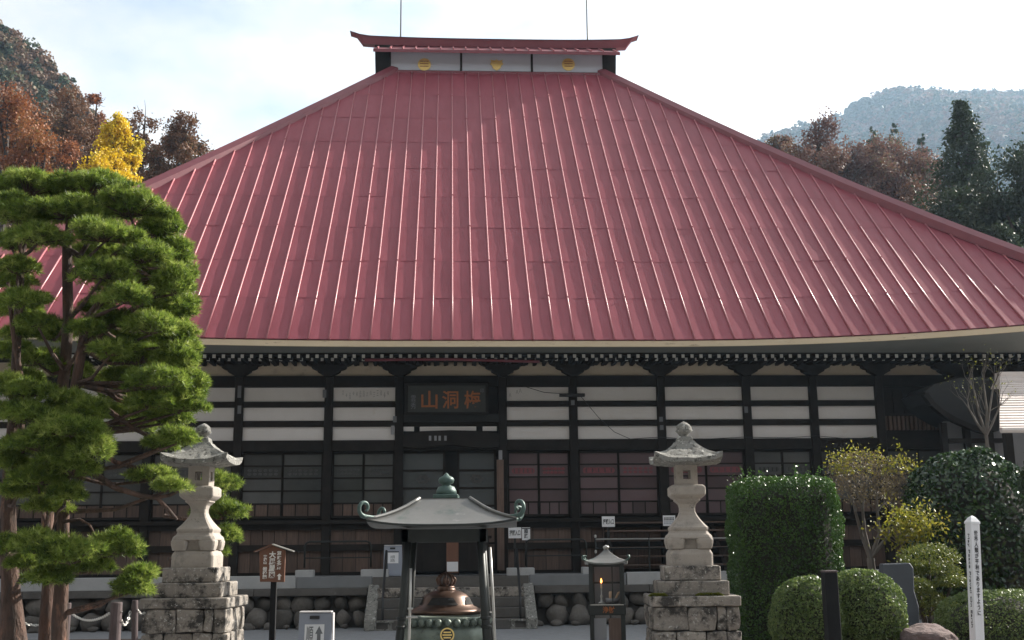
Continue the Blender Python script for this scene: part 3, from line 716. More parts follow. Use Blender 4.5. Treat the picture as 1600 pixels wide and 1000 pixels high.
def boulder_row(a, b, z, r, off):
    x = a + r * off
    while x < b - r * .5:
        rr = r * random.uniform(.74, 1.22)
        o = ob("boulder", random.choice(bm_), pf, (x + rr, YP + .20 + random.uniform(-.05, .05) - (.12 if z < .3 else 0), z + random.uniform(-.03, .03)))
        o.scale = (rr * random.uniform(1, 1.1), rr * .8, rr * random.uniform(.85, 1.02)); o.rotation_euler = (random.uniform(-.4, .4), random.uniform(-.4, .4), random.uniform(0, 6)); x += rr * 1.92
for a, b in ((-12.6, xl - .15), (xr + .18, onB(1330, 940, YP).x)):
    boulder_row(a, b, .53, .235, 0); boulder_row(a, b, .18, .25, .8)
    x = a
    while x < b:
        o = ob("boulder", random.choice(bm_), pf, (x, YP - .22, .05)); r = random.uniform(.06, .13); o.scale = (r * 1.3, r, r * .8); o.rotation_euler = (0, 0, random.uniform(0, 6)); x += random.uniform(.3, .6)
st = thing("stone_steps", "worn grey stone steps up to the temple platform behind the burner", "steps", MB2W.translation, PSI)
for k in range(5):
    z1 = .215 * (k + 1) - .005; y0 = YP - 1.0 + k * .25
    x = xs0
    while x < xs1 - .1:
        w = min(random.uniform(1.3, 1.9), xs1 - x); w = xs1 - x if xs1 - x - w < .5 else w
        MB().bx(x + .004, x + w - .004, y0, YP + .02 + (.0 if k < 4 else .25), max(0, z1 - .21), z1).build("step", M['stoned' if k == 3 else 'concd'], st, bevel=.012, rough=(.006, 4, 1)); x += w
for px, sg in ((583, 1), (826, -1)):
    x = onB(px, 930, YP - .2).x
    MB().hexa([(x - .12, YP - 1.15, 0), (x + .12, YP - 1.15, 0), (x + .12, YP + .2, 0), (x - .12, YP + .2, 0), (x - .12, YP - 1.15, .22), (x + .12, YP - 1.15, .22), (x + .12, YP + .2, GZ - .06), (x - .12, YP + .2, GZ - .06)]).build("cheek_stone", M['stonel'], st, bevel=.02, rough=(.008, 4, 1))
def handrail(px, label):
    x = onB(px, 930, YP - .5).x
    t = thing("step_handrail", label, "handrail", MB2W @ Vector((x, YP - .95, 0)), PSI)
    MB().tube([(0, 0, .0), (0, 0, .62), (0, .08, .70), (0, 1.15, 1.66), (0, 1.22, 1.66), (0, 1.25, 1.6), (0, 1.25, 1.09)], .028, 8).build("rail", M['black'], t, smooth=True)
    MB().bx(-.22, .22, -.09, .09, 0, .03).bx(-.2, -.12, -.07, .07, .03, .16).bx(.12, .2, -.07, .07, .03, .16).bx(-.24, .24, -.1, .1, .16, .20).build("foot_block", M['stonel'], t)
handrail(600, "dark pipe handrail on the left side of the stone steps"); handrail(811, "dark pipe handrail on the right side of the stone steps")

# pipe barriers set in pale concrete blocks on the platform edge
def barrier(pa, pb, blocks, label):
    t = thing("pipe_barrier", label, "barrier", MB2W @ Vector((0, YP + .35, GZ)), PSI, "pipe barriers in concrete blocks on the platform")
    o0 = onB(pa, 905, YP + .35).x; o1 = onB(pb, 905, YP + .35).x
    t.location = MB2W @ Vector((o0, YP + .35, GZ)); w = o1 - o0; h = .78
    MB().tube([(0, 0, .2), (0, 0, h - .1), (.03, 0, h - .03), (.1, 0, h), (w - .1, 0, h), (w - .03, 0, h - .03), (w, 0, h - .1), (w, 0, .2)], .022, 8).build("pipe", M['iron'], t, smooth=True)
    MB().tube([(0, 0, .42), (w, 0, .42)], .014, 6).build("pipe", M['iron'], t)
    for a, b in blocks:
        x0, x1 = onB(a, 905, YP + .2).x - o0, onB(b, 905, YP + .2).x - o0
        MB().bx(x0, x1, -.30, .10, -.20, .16).build("concrete_block", M['concrete'], t, bevel=.025, seg=2)
barrier(475, 579, ((462, 490), (564, 607)), "pipe barrier on concrete blocks left of the temple steps")
barrier(822, 917, ((792, 835), (910, 932)), "pipe barrier on concrete blocks right of the temple steps")

# wooden side stair with pipe rails
wsx0, wsx1 = onB(948, 850, -.7).x, onB(1290, 850, -.7).x
ws = thing("wooden_stair", "dark plank stair with open treads below the right glazed doors", "stair", MB2W @ Vector((wsx0, -1.5, GZ)), PSI)
for k in range(6):
    MB().bx(0, wsx1 - wsx0, .22 * k, .22 * k + .26, .20 * (k + 1) - .04, .20 * (k + 1)).build("tread", M['bwood'], ws, bevel=.006)
for x in (.05, (wsx1 - wsx0) / 2, wsx1 - wsx0 - .05): MB().prism([(0, 0), (0, .12), (1.3, 1.2), (1.3, 0)], x - .04, x + .04).build("stringer", M['dwood'], ws)
for o in ws.children:
    if o.name.startswith("stringer"):
        for v in o.data.vertices: v.co = (v.co.y, v.co.x, v.co.z)
hr_ = thing("pipe_handrail", "two thin grey pipe rails running along the platform before the plank stair", "handrail", MB2W @ Vector((onB(930, 842, -1.7).x, -1.7, GZ)), PSI)
L_ = onB(1180, 842, -1.7).x - onB(930, 842, -1.7).x
for py in (842, 856.5):
    z = bz(py, -1.7, 1000) - GZ; MB().tube([(0, 0, z), (L_, 0, z)], .018, 6).build("rail", M['steel' if py < 850 else 'iron'], hr_)
for k in range(4): MB().tube([(L_ * k / 3, 0, 0), (L_ * k / 3, 0, bz(842, -1.7, 1000) - GZ + .03)], .02, 6).build("rail_post", M['iron'], hr_)
for z in (bz(838, -1.7, 930), bz(862, -1.7, 930)): MB().lathe([(.0, .04), (.025, .03), (.03, 0), (.025, -.03), (.0, -.04)], 8, (0, -.03, z - GZ)).build("clamp", M['steel'], hr_)

# offertory box in the doorway, with its notice
ofx = onB(697, 880, -1.0)
of = thing("offertory_box", "dark wooden offertory box standing before the open entrance doors", "box", MB2W @ Vector((ofx.x, -.9, GZ)), PSI)
zt_ = bz(842, -.9, 697) - GZ
MB().bx(-1.0, 1.0, -.3, .3, .08, zt_).build("chest", M['dwood'], of, bevel=.012); MB().bx(-1.06, 1.06, -.35, .35, zt_, zt_ + .06).build("rim", M['dwood'], of)
for k in range(9): MB().bx(-.93 + k * .23, -.9 + k * .23, -.3, .3, zt_ + .06, zt_ + .085).build("slat", M['dwood'], of)
for x in (-.55, 0, .55): MB().bx(x - .03, x + .03, -.325, -.3, .08, zt_).build("batten", M['dwood'], of)
for sg in (-1, 1): MB().bx(sg * .9 - .08, sg * .9 + .08, -.32, .32, 0, .08).build("foot", M['dwood'], of)
p = onB(707, 868, -1.24)
nb = thing("notice_stand", "white paper notice leaning on the offertory box by the entrance", "notice", MB2W @ Vector((p.x, -1.25, GZ)), PSI)
MB().bx(-.14, .14, -.01, .01, .05, bz(843, -1.25, 707) - GZ).build("panel", M['brownsign'], nb); MB().bx(-.13, .13, -.02, -.012, .08, .30).build("paper", M['paper'], nb); MB().bx(-.15, .15, -.06, .06, 0, .05).build("foot", M['dwood'], nb)

# notices
def notice(px, py, w, h, by, label, body, vert=False, bars=False, post=True):
    p = onB(px, py, by); base = GZ
    t = thing("notice_board", label, "notice", MB2W @ Vector((p.x, by, base)), PSI, "small white notices before the right wall")
    z = p.z - base
    MB().bx(-w / 2, w / 2, -.012, .0, z - h / 2, z + h / 2).build("panel", M['paper'], t)
    if post: MB().bx(-.025, .025, .002, .04, 0, z + h / 2 - .02).build("post", M['black'], t)
    if bars:
        m = MB()
        for r_, cc in ((.06, 0), (.02, 0), (-.03, 1), (-.07, 1)):
            for k in range(7): m.bx(-w * .42 + k * w * .12, -w * .42 + k * w * .12 + w * .09, -.015, -.0125, z + r_ - .013, z + r_ + .013, cc)
        m.build("print", [M['ink'], M['bluegrey']], t)
    else:
        text("lettering", vertical(body) if vert else body, .1, M['ink'], t, (0, -.0135, z), off=.002, fit=(w * .5, h * .75) if vert else (w * .84, h * .52))
        if vert: MB().bx(-w / 2, w / 2, -.016, -.0125, z + h / 2 - .035, z + h / 2 - .015).build("top_strip", M['ink'], t)
    return t
notice(804.5, 832.5, .30, .25, -1.3, "white notice reading 拝観入口 next to a narrow upright slip", "拝観入口")
notice(822, 834, .19, .29, -1.3, "narrow upright white slip with two characters beside wider notice", "順路", True)
notice(950.5, 815, .30, .24, -1.55, "white notice reading 拝観入口 on the plank stair above candle box", "拝観入口")
notice(1045.5, 813.5, .29, .24, -1.55, "white notice with printed lines beside the right stone lantern", "", bars=True)

# blue grey stand sign on the platform and one in front
def stand_sign(loc, w, h, label, paper, rz, group, body):
    t = thing("stand_sign", label, "sign", loc, rz, group)
    m = MB(); m.hexa([(-w / 2, -.16, 0), (w / 2, -.16, 0), (w / 2, -.13, 0), (-w / 2, -.13, 0), (-w / 2 + .01, -.03, h), (w / 2 - .01, -.03, h), (w / 2 - .01, 0, h), (-w / 2 + .01, 0, h)])
    m.build("front_panel", M['bluegrey'], t, bevel=.012, seg=2)
    MB().hexa([(-w / 2, .13, 0), (w / 2, .13, 0), (w / 2, .16, 0), (-w / 2, .16, 0), (-w / 2 + .01, .012, h), (w / 2 - .01, .012, h), (w / 2 - .01, .04, h), (-w / 2 + .01, .04, h)]).build("back_panel", M['bluegrey'], t, bevel=.012)
    MB().bx(-w / 2 + .01, w / 2 - .01, -.05, .06, h + .002, h + .022).build("top_rim", M['edge'], t, bevel=.008)
    MB().bx(w / 2 - .008, w / 2 + .012, -.05, .05, h * .05, h).build("sunlit_rim", M['edge'], t, bevel=.005) if paper else None  # pale strip on the right only, painting the sunlit edge
    MB().bx(-w * .16, w * .12, -.055, -.028, h - .075, h - .035).build("grip_hole", M['black'], t)
    a = math.atan2(.13, h)
    def on(z): return -.16 + .13 * z / h - .006
    x0, x1, z0, z1 = paper if paper else (-w * .32, w * .3, h * .42, h * .78)
    MB().hexa([(x0, on(z0), z0), (x1, on(z0), z0), (x1, on(z0) + .004, z0), (x0, on(z0) + .004, z0), (x0, on(z1), z1), (x1, on(z1), z1), (x1, on(z1) + .004, z1), (x0, on(z1) + .004, z1)]).build("paper", M['paper'], t)
    rot = (R(90) - a, 0, 0); zc = (z0 + z1) / 2
    if body:
        text("lettering", vertical("順路"), .14, M['inkg'], t, (x0 + (x1 - x0) * .27, on(zc) - .003, zc), rot, fit=((x1 - x0) * .36, (z1 - z0) * .9))
        xa_ = x0 + (x1 - x0) * .74; ww = (x1 - x0)
        m = MB(); m.prism([(xa_ - ww * .19, z1 - .115), (xa_, z1 - .02), (xa_ + ww * .19, z1 - .115), (xa_ + ww * .09, z1 - .115), (xa_ + ww * .09, z0 + .05), (xa_ - ww * .09, z0 + .05), (xa_ - ww * .09, z1 - .115)], 0, .002)
        o = m.build("arrow", M['inkg'], t)
        for v in o.data.vertices: v.co.y += on(v.co.z) - .004
    else:
        text("lettering", vertical("順路"), .12, M['inkg'], t, ((x0 + x1) / 2, on(zc) - .003, zc - .02), rot, fit=((x1 - x0) * .4, (z1 - z0) * .62))
        MB().bx(x0 - .01, x1 + .01, on(z1) - .004, on(z1) + .004, z1 - .0, z1 + .025).build("clip", M['ink'], t)
    return t
p = onB(613, 908, YP + .55)
stand_sign(MB2W @ Vector((p.x, YP + .75, GZ)), .43, bz(853, YP + .75, 613) - GZ, "blue grey stand sign with white paper on the platform edge", None, PSI, "blue grey stand signs", False)
p = at(494, 955, 14.9)
stand_sign((p.x, 14.9, 0), .44, p.z - .02, "blue grey stand sign with an up arrow below the brown signboard", (-.13, .12, .28, p.z - .16), 0, "blue grey stand signs", True)

# ------------------------------------------------------------------ neighbouring building on the right
SB = thing("side_building", "low side building with sunlit pale tiled roof beyond the bare sapling", "building", MB2W @ Vector((12.5, -.5, 0)), PSI)
def sb(px, py, by): 
    v = onB(px, py, by); return Vector((v.x - 12.5, v.y + .5, v.z))
e0, e1 = sb(1562, 671, -5.8), sb(1850, 668, -5.8); r0, r1 = sb(1562, 588, -2.5), sb(1850, 586, -2.5)
n_ = 22
for k in range(n_):
    a, b = k / n_, (k + 1) / n_
    q = [e0.lerp(r0, a), e1.lerp(r1, a), e1.lerp(r1, b), e0.lerp(r0, b)]
    lift = Vector((0, -.008, .018)); dz = Vector((0, 0, -.04))
    MB().hexa([q[0] + dz, q[1] + dz, q[2] + dz, q[3] + dz, q[0] + lift, q[1] + lift, q[2], q[3]]).build("tile_course", M['tile'], SB)
MB().tube([e0 + Vector((0, -.05, -.02)), e1 + Vector((0, -.05, -.02))], .06, 8).build("gutter", M['tile'], SB)
MB().beam(r0 + Vector((0, .1, .02)), r1 + Vector((0, .1, .02)), .3, .16).build("ridge_tile", M['tile'], SB)
MB().add([r0 + Vector((0, .2, 0)), r1 + Vector((0, .2, 0)), r1 + Vector((0, 2.0, -1.4)), r0 + Vector((0, 2.0, -1.4))], [(0, 1, 2, 3)]).build("back_slope", M['tile'], SB)
# grey curved gable facing the court
gp = [(1444, 612), (1455, 628), (1470, 641), (1490, 653), (1515, 664), (1541, 672), (1561, 673), (1561, 589), (1500, 590), (1460, 600)]
poly = [(lambda v: (v.x, v.z))(sb(x, y, -2.0)) for x, y in gp]
MB().prism(poly, -1.5, -.1).build("gable", M['greyroof'], SB)
vg = [sb(x, y, -2.06) for x, y in gp[:6]]
m = MB()
for a, b in zip(vg[:-1], vg[1:]): m.beam(a + Vector((0, 0, -.05)), b + Vector((0, 0, -.05)), .18, .12)
m.build("barge_board", M['dwood'], SB)
wl = sb(1483, 690, -1.9); wr = sb(1850, 690, -3.6)
MB().bx(wl.x, sb(1600, 690, -1.9).x, -1.2, -1.1, 1.1, wl.z + .5).build("wall", M['greyw'], SB)
MB().bx(sb(1570, 690, -3.9).x, wr.x, -3.6, -3.4, 0, e0.z + .1).build("wall", M['greyw'], SB)
for px in (1478, 1514, 1550):
    x = sb(px, 700, -1.9).x; MB().bx(x - .07, x + .07, -1.4, -1.26, 0, wl.z + .45).build("post", M['dwood'], SB)
for px in (1575, 1660, 1740):
    x = sb(px, 700, -4.6).x; MB().bx(x - .08, x + .08, -4.2, -4.05, 0, e0.z + .1).build("post", M['dwood'], SB)
MB().bx(wl.x, sb(1566, 690, -1.9).x, -1.42, -1.28, sb(1520, 692, -1.9).z, sb(1520, 685, -1.9).z).build("tie_beam", M['dwood'], SB)
for k in range(4): MB().bx(sb(1575, 700, -4.6).x + .1 + k * .9, sb(1575, 700, -4.6).x + .95 + k * .9, -3.68, -3.61, .5, 2.9).build("shutter", M['dwood'], SB)

# ------------------------------------------------------------------ stone lanterns
def stone_lantern(loc, label, rz=0.):
    t = thing("stone_lantern", label, "stone lantern", loc, rz, "stone lanterns flanking the approach")
    D = 15.57
    def z(py): return CAMH + (at(300, py, D).z - CAMH)
    zf = lambda py: at(300, py, 15.05).z
    # pedestal of separate blocks
    top = zf(951); rows = [0, top / 3, 2 * top / 3, top]; hw = .545
    core = MB().bx(-hw + .12, hw - .12, -hw + .12, hw - .12, 0, top).build("pedestal", M['concd'], t)
    for i in range(3):
        cuts_ = [[-hw, -.13, .2, hw], [-hw, -.26, .12, hw], [-hw, -.1, .26, hw]][i]
        for s_ in range(4):
            A = Matrix.Rotation(s_ * math.pi / 2, 4, 'Z')
            for a, b in zip(cuts_[:-1], cuts_[1:]):
                a_ = a if a > -hw else a + .0; b_ = b - (.16 if b == hw else 0)
                m = MB().bx(a_ + .006, b_ - .006, -hw - random.uniform(0, .025), -hw + .16, rows[i] + .006, rows[i + 1] - .006)
                o = m.build("block", M['stoned'], core, bevel=.03, seg=2, rough=(.026, 6, 2), smooth=False)
                o.matrix_local = A
    MB().bx(-.575, .575, -.575, .575, top, zf(934.5)).build("cap_slab", M['stoned'], t, bevel=.015, rough=(.008, 5, 3))
    MB().bx(-.452, .452, -.452, .452, zf(934.5), zf(911)).build("step", M['stoned'], t, bevel=.014, rough=(.007, 5, 3))
    MB().bx(-.362, .362, -.362, .362, zf(911), zf(887)).build("step", M['stoned'], t, bevel=.014, rough=(.007, 5, 3))
    zb = z(887.5)
    MB().sqlathe([(.282, zb - .02), (.282, z(868)), (.25, z(860.5))], .10).build("base_block", M['stone'], t, bevel=.008, rough=(.003, 6, 1))
    # foot with rounded belly and cut-outs
    m = MB(); m.sqlathe([(.25, z(845)), (.288, z(846.5) + .015), (.292, z(843)), (.278, z(839)), (.248, z(836)), (.24, z(833))], .16)
    for sx in (-1, 1):
        for sy in (-1, 1): m.sqlathe([(.09, z(860.5)), (.108, z(852)), (.112, z(846)), (.09, z(842))], .25, (sx * .185, sy * .185, 0))
    m.sqlathe([(.20, z(861)), (.20, z(843))], .1)
    m.build("foot", M['stone'], t, bevel=.006)
    pr = [(.235, z(833)), (.245, z(829.5)), (.245, z(827)), (.205, z(822)), (.158, z(815)), (.120, z(808)), (.100, z(802)), (.100, z(796)), (.114, z(790.5)), (.142, z(787)), (.165, z(785)), (.165, z(781.5))]
    MB().sqlathe(pr, .14).build("shaft", M['stone'], t, bevel=0, smooth=False)
    MB().sqlathe([(.17, z(782.5)), (.20, z(780)), (.232, z(776)), (.232, z(764)), (.20, z(760.5))], .07).build("platform_stone", M['stone'], t, bevel=.008, rough=(.002, 6, 1))
    # fire box with four openings
    m = MB(); fb0, fb1 = z(761), z(729); s_ = .142; w0, w1 = z(751.5), z(738)
    m.bx(-s_, s_, -s_, s_, fb0, w0); m.bx(-s_, s_, -s_, s_, w1, fb1)
    for sx in (-1, 1):
        for sy in (-1, 1): m.bx(min(sx * .05, sx * s_), max(sx * .05, sx * s_), min(sy * .055, sy * s_), max(sy * .055, sy * s_), w0, w1)
    m.build("fire_box", M['stone'], t)
    # roof with swept corners
    NS = 10
    def ring(hw_, zz_, lift):
        pts = []
        for k in range(4):
            c, s2 = math.cos(k * math.pi / 2), math.sin(k * math.pi / 2)
            for i in range(NS):
                u = -1 + 2 * i / NS; x, y = u * hw_, -hw_ * (1 + 0 * u)
                pts.append((x * c - y * s2, x * s2 + y * c, zz_ + lift * abs(u) ** 3.2))
        return pts
    ev = .445; zl = z(727)
    rg = [ring(.17, z(729.5), 0), ring(.38, zl - .01, .03), ring(ev, zl + .0, .075), ring(ev + .005, zl + .055, .085), ring(.365, z(716), .04), ring(.28, z(709), .02), ring(.21, z(703), .01), ring(.155, z(697), 0), ring(.125, z(692.5), 0)]
    MB().rings(rg).build("roof", M['stonel'], t, rough=(.016, 7, 0), smooth=False)
    MB().sqlathe([(.115, z(694)), (.10, z(685)), (.08, z(684))], .12).build("neck", M['stonel'], t, bevel=.012, rough=(.006, 8, 1))
    MB().lathe([(.06, z(686)), (.055, z(682)), (.075, z(679.5)), (.115, z(676)), (.095, z(672)), (.10, z(669)), (.08, z(665.5)), (.045, z(663)), (.0, z(660.5))], 14).build("jewel", M['stonel'], t, rough=(.018, 9, 0), smooth=True)
    return t
pl_ = at(287, 935, 15.0)
LL = stone_lantern((pl_.x + .0, 15.57, 0), "sunlit stone lantern on block pedestal beside the red pine", R(0))
prr = at(1094, 935, 14.7)
RL = stone_lantern((prr.x - .03, 15.3, 0), "shaded stone lantern with moss on its pedestal beside clipped hedge", R(-2))
# crude damaged finial on the sunlit one, moss patches on the shaded one
def moss(px0, px1, py, name="moss_patch"):
    a, b = at(px0, py, 14.95), at(px1, py, 14.95); n = 900
    X = RNG.uniform(a.x, b.x, n); Y = RNG.uniform(14.76, 14.86, n); zz_ = at(300, 934.5, 15.05).z + .006
    C = np.stack([X, Y, np.full(n, zz_) + RNG.uniform(0, .03, n) * np.minimum(1, 8 * np.minimum(X - a.x, b.x - X) / (b.x - a.x))], 1)
    me = leaf_mesh(name, C, .028, M['lyell'], .6, np.tile([0, 0, 1.], (n, 1)), .8, RNG.uniform(0, .3, n), loc=RL.location)
    o = ob(name, me, RL); o.rotation_euler = (0, 0, R(2)); tag(o, kind='stuff'); o['label'] = "bright green moss on the cap slab"
moss(1084, 1126, 922); moss(1012, 1040, 922)
RL.scale = (1, 1, .975)

# ------------------------------------------------------------------ incense burner canopy and bowl
BX, BY = at(697, 900, 14.0).x, 14.0
CN = thing("burner_canopy", "grey metal canopy with green scrolled corners over incense burner", "canopy", (BX, BY, 0))
zz = lambda py, d=14.0: at(697, py, d).z
NS = 12
def ring(hw_, z_, lift):
    pts = []
    for k in range(4):
        c, s2 = math.cos(k * math.pi / 2), math.sin(k * math.pi / 2)
        for i in range(NS):
            u = -1 + 2 * i / NS; x, y = u * hw_, -hw_
            pts.append((x * c - y * s2, x * s2 + y * c, z_ + lift * abs(u) ** 3))
    return pts
zev = zz(818.5, 13.12)
prof = [(.30, zz(779.5, 13.7), 0), (.36, zz(784.5, 13.65), 0), (.45, zz(792, 13.55), .0), (.56, zz(800.5, 13.45), .008), (.68, zz(808, 13.3), .02), (.775, zz(813.5, 13.2), .035), (.86, zev, .06)]
MB().rings([ring(a, b, c) for a, b, c in prof], cap=False).build("canopy_roof", M['copperk'], CN, smooth=True)
MB().rings([ring(.86, zev, .06), ring(.865, zev - .025, .06), ring(.78, zev - .03, .04), ring(.55, zev - .02, .0)], cap=True).build("eave_lip", M['iron'], CN)
MB().bx(-.30, .30, -.30, .30, zz(781, 13.7), zz(779, 13.7) + .004).build("top_plate", M['copperk'], CN)
for k in range(4):                                # hip rolls and corner scrolls
    A = Matrix.Rotation(math.pi / 4 + k * math.pi / 2, 4, 'Z'); s2 = math.sqrt(2)
    pts = [A @ Vector((a * s2, 0, b + c + .012)) for a, b, c in prof]
    MB().tube(pts, .022, 6).build("hip_roll", M['copperk'], CN, smooth=True)
    r0, z0 = .78 * s2, prof[5][1] + .045; sp = []
    for q in np.linspace(0, 1, 8): sp.append((r0 + q * .15, z0 + .01 * q))
    cx_, cz = r0 + .15, z0 + .105
    for q in np.linspace(-math.pi / 2, math.pi * 1.35, 22):
        rr = .095 * (1 - .62 * max(0, q + math.pi / 2) / (math.pi * 1.85)); sp.append((cx_ + rr * math.cos(q), cz + rr * math.sin(q)))
    rd = [.018 + .008 * min(1, i / 8) for i in range(8)] + [.027 - .011 * i / 22 for i in range(22)]
    MB().tube([A @ Vector((x, 0, z_)) for x, z_ in sp], rd, 8).build("scroll", M['copperg'], CN, smooth=True)
zt_ = zz(779.3, 13.9)
MB().bx(-.155, .155, -.155, .155, zt_, zt_ + .055).build("finial_base", M['copperg'], CN, bevel=.01)
m = MB(); m.lathe([(.13, zt_ + .055), (.125, zt_ + .10), (.10, zt_ + .15), (.055, zt_ + .165), (.055, zt_ + .18), (.09, zt_ + .195), (.10, zt_ + .235), (.085, zt_ + .262), (.04, zt_ + .285), (.02, zt_ + .31), (0, zt_ + .325)], 18)
m.build("finial", M['copperg'], CN, smooth=True)
b0 = zev - .03
for k in range(4):
    A = Matrix.Rotation(k * math.pi / 2, 4, 'Z'); o = MB().bx(-.50, .50, -.50, -.42, b0 - .17, b0 - .02).build("ring_beam", M['iron'], CN); o.matrix_local = A
    sx, sy = ((-1, -1), (1, -1), (1, 1), (-1, 1))[k]
    lg = MB().tube([(sx * .425, sy * .425, b0 - .02), (sx * .475, sy * .475, 1.0), (sx * .56, sy * .56, 0)], [.043, .047, .058], 14).build("post", M['iron'], CN, smooth=True)
    for z_ in (.74, .84, .15): MB().lathe([(.05, z_), (.062, z_ + .01), (.062, z_ + .03), (.05, z_ + .04)], 14, (sx * (.475 + .085 * (1 - z_)), sy * (.475 + .085 * (1 - z_)), 0)).build("post_collar", M['iron'], lg)
# thin steel pipe by the left post; the right rod paints a sunlit edge
def rod(pxs, d, label, cross):
    P = [at(x, y, d) for x, y in pxs]; base = Vector((P[-1].x + (P[-1].x - P[0].x) * .1, d, 0))
    t = thing("steel_rod", label, "rod", base, 0, "thin steel rods beside the burner posts")
    MB().tube([p - base for p in P] + [(0, 0, 0)], .016, 8).build("rod", M['steel'], t, smooth=True)
    for x0, x1, y in cross: a, b = at(x0, y, d - .03) - base, at(x1, y, d - .03) - base; MB().tube([a, b], .012, 6).build("cross_bar", M['steel'], t)
rod([(642, 888), (640.5, 950), (639, 1000)], 13.25, "thin pale rod with cross pieces by the left burner post", ((635, 652, 964.5), (637, 645, 951)))
rod([(765.5, 855), (770, 930), (773.5, 1000)], 13.25, "thin pale rod added as the sunlit edge of the right burner post", ())

BW = thing("incense_burner", "round green bronze incense burner with brown domed lid", "incense burner", (BX, BY, 0))
rim = zz(965, 13.6)
m = MB(); m.lathe([(.30, .30), (.42, .36), (.49, .48), (.515, .60), (.50, .70), (.465, rim - .10), (.45, rim - .085), (.47, rim - .07), (.505, rim - .03), (.505, rim), (.46, rim + .005), (.44, rim - .04)], 48)
bowl = m.build("bowl", M['bowlg'], BW, smooth=True)
for k in range(30):                               # lotus petal band
    a = 2 * math.pi * k / 30; p = Vector((.515 * math.cos(a), .515 * math.sin(a), rim - .055))
    q = MB().lathe([(.0, -.05), (.03, -.042), (.043, -.01), (.04, .02), (.022, .04), (0, .045)], 8); o = q.build("petal", M['bowlg'], bowl, smooth=True)
    o.location = p; o.rotation_euler = (R(20) * -math.sin(a), R(20) * math.cos(a), 0); o.scale = (1, 1, 1)
c = at(699, 992, 13.48); ez = c.z
m = MB(); m.prism([(.068 * math.cos(a), .068 * math.sin(a)) for a in np.linspace(0, 2 * math.pi, 25)[:-1]], -.012, .0, 1); m.rings([[(r_ * math.cos(a), y_, r_ * math.sin(a)) for a in np.linspace(0, 2 * math.pi, 25)[:-1]] for r_, y_ in ((.082, .0), (.082, -.016), (.066, -.016), (.066, .0))], cap=False)
for dz in (-.03, 0, .03): m.bx(-.055 + abs(dz) * .4, .055 - abs(dz) * .4, -.018, -.011, dz - .008, dz + .008)
o = m.build("emblem", [M['gold'], M['ink']], BW); o.location = (c.x - BX, -.528, ez)
m = MB(); m.lathe([(.415, rim + .02), (.435, rim + .05), (.435, rim + .066), (.40, rim + .085), (.335, rim + .115), (.305, rim + .155), (.285, rim + .205), (.245, rim + .25), (.18, rim + .282), (.12, rim + .297), (.0, rim + .30)], 40)
lid = m.build("lid", M['bronze'], BW, smooth=True)
for k in range(4):                               # dark openings in the lid
    A = Matrix.Rotation(k * math.pi / 2 - .1, 4, 'Z')
    def f(u, v):
        t = -.62 + 1.24 * u; z_ = .135 + .085 * v; r_ = np.interp(z_, [.115, .155, .205, .25], [.335, .305, .285, .245]) + .005
        t *= (1 - .25 * v); return A @ Vector((r_ * math.sin(t), -r_ * math.cos(t), rim + z_))
    MB().grid(f, 10, 3).build("smoke_opening", M['dark'], lid)
MB().lathe([(.12, rim + .29), (.115, rim + .315), (.10, rim + .325), (.11, rim + .34), (.09, rim + .352), (.0, rim + .355)], 24).build("collar", M['bronze'], lid, smooth=True)
kn = MB()
for k in range(8):                                # openwork knob
    A = Matrix.Rotation(k * math.pi / 4, 4, 'Z')
    kn.tube([A @ Vector((x, 0, rim + .345 + z_ * .85)) for x, z_ in ((.05, 0), (.10, .04), (.115, .09), (.085, .14), (.03, .175), (0, .19))], .016, 6)
kn.lathe([(.0, rim + .34), (.045, rim + .38), (.05, rim + .43), (.0, rim + .48)], 10); kn.build("knob", M['bronze'], lid, smooth=True)
for k in range(3):
    a = k * 2 * math.pi / 3 + math.pi / 2; MB().tube([(.34 * math.cos(a), .34 * math.sin(a), .36), (.44 * math.cos(a), .44 * math.sin(a), .22), (.40 * math.cos(a), .40 * math.sin(a), .12)], [.07, .06, .07], 10).build("leg", M['bowlg'], BW, smooth=True)
MB().lathe([(.62, 0), (.62, .10), (.58, .12), (.0, .12)], 32).build("plinth", M['stone'], BW)

# ------------------------------------------------------------------ candle cabinet
CB_D = 15.6; cp = at(948, 900, CB_D)
CB = thing("candle_cabinet", "narrow dark candle cabinet with pale curved roof and lit candles", "candle stand", (cp.x, CB_D, 0), R(-6))
cz_ = lambda py: at(948, py, CB_D - .2).z
hw = .205; wb, wt = cz_(944), cz_(882)
for sx in (-1, 1):
    for sy in (-1, 1): MB().bx(sx * hw - .028, sx * hw + .028, sy * hw - .028, sy * hw + .028, 0, wt).build("post", M['iron'], CB)
MB().bx(-hw - .04, hw + .04, -hw - .04, hw + .04, cz_(961), wb - .008).build("tray", M['iron'], CB, bevel=.006)
MB().bx(-hw - .015, hw + .015, -hw - .048, -hw - .042, wb - .012, wb + .0).build("tray_edge", M['steel'], CB)
MB().bx(-hw - .03, hw + .03, -hw - .03, hw + .03, wt - .03, wt + .02).build("top_frame", M['iron'], CB)
MB().bx(-hw + .03, hw - .03, hw - .004, hw + .004, wb, wt - .03).build("back_glass", M['greyw'], CB)
MB().bx(-hw + .03, hw - .03, .0, .012, wb + .26, wb + .285).build("candle_bar", M['iron'], CB)
for k in range(3): MB().bx(.07 + k * .0, .085, -hw - .01, -hw + .01, wb, wt - .03).build("glazing_bar", M['iron'], CB) if k == 0 else None
MB().bx(hw - .006, hw + .002, -hw + .03, hw - .03, wb, wt - .03).build("side_glass", M['greyw'], CB)
for sx in (-1, 1): MB().bx(sx * .1 - .085, sx * .1 + .085, -hw - .002, -hw + .01, .25, cz_(966)).build("lower_panel", M['bwood' if sx > 0 else 'greyw'], CB)
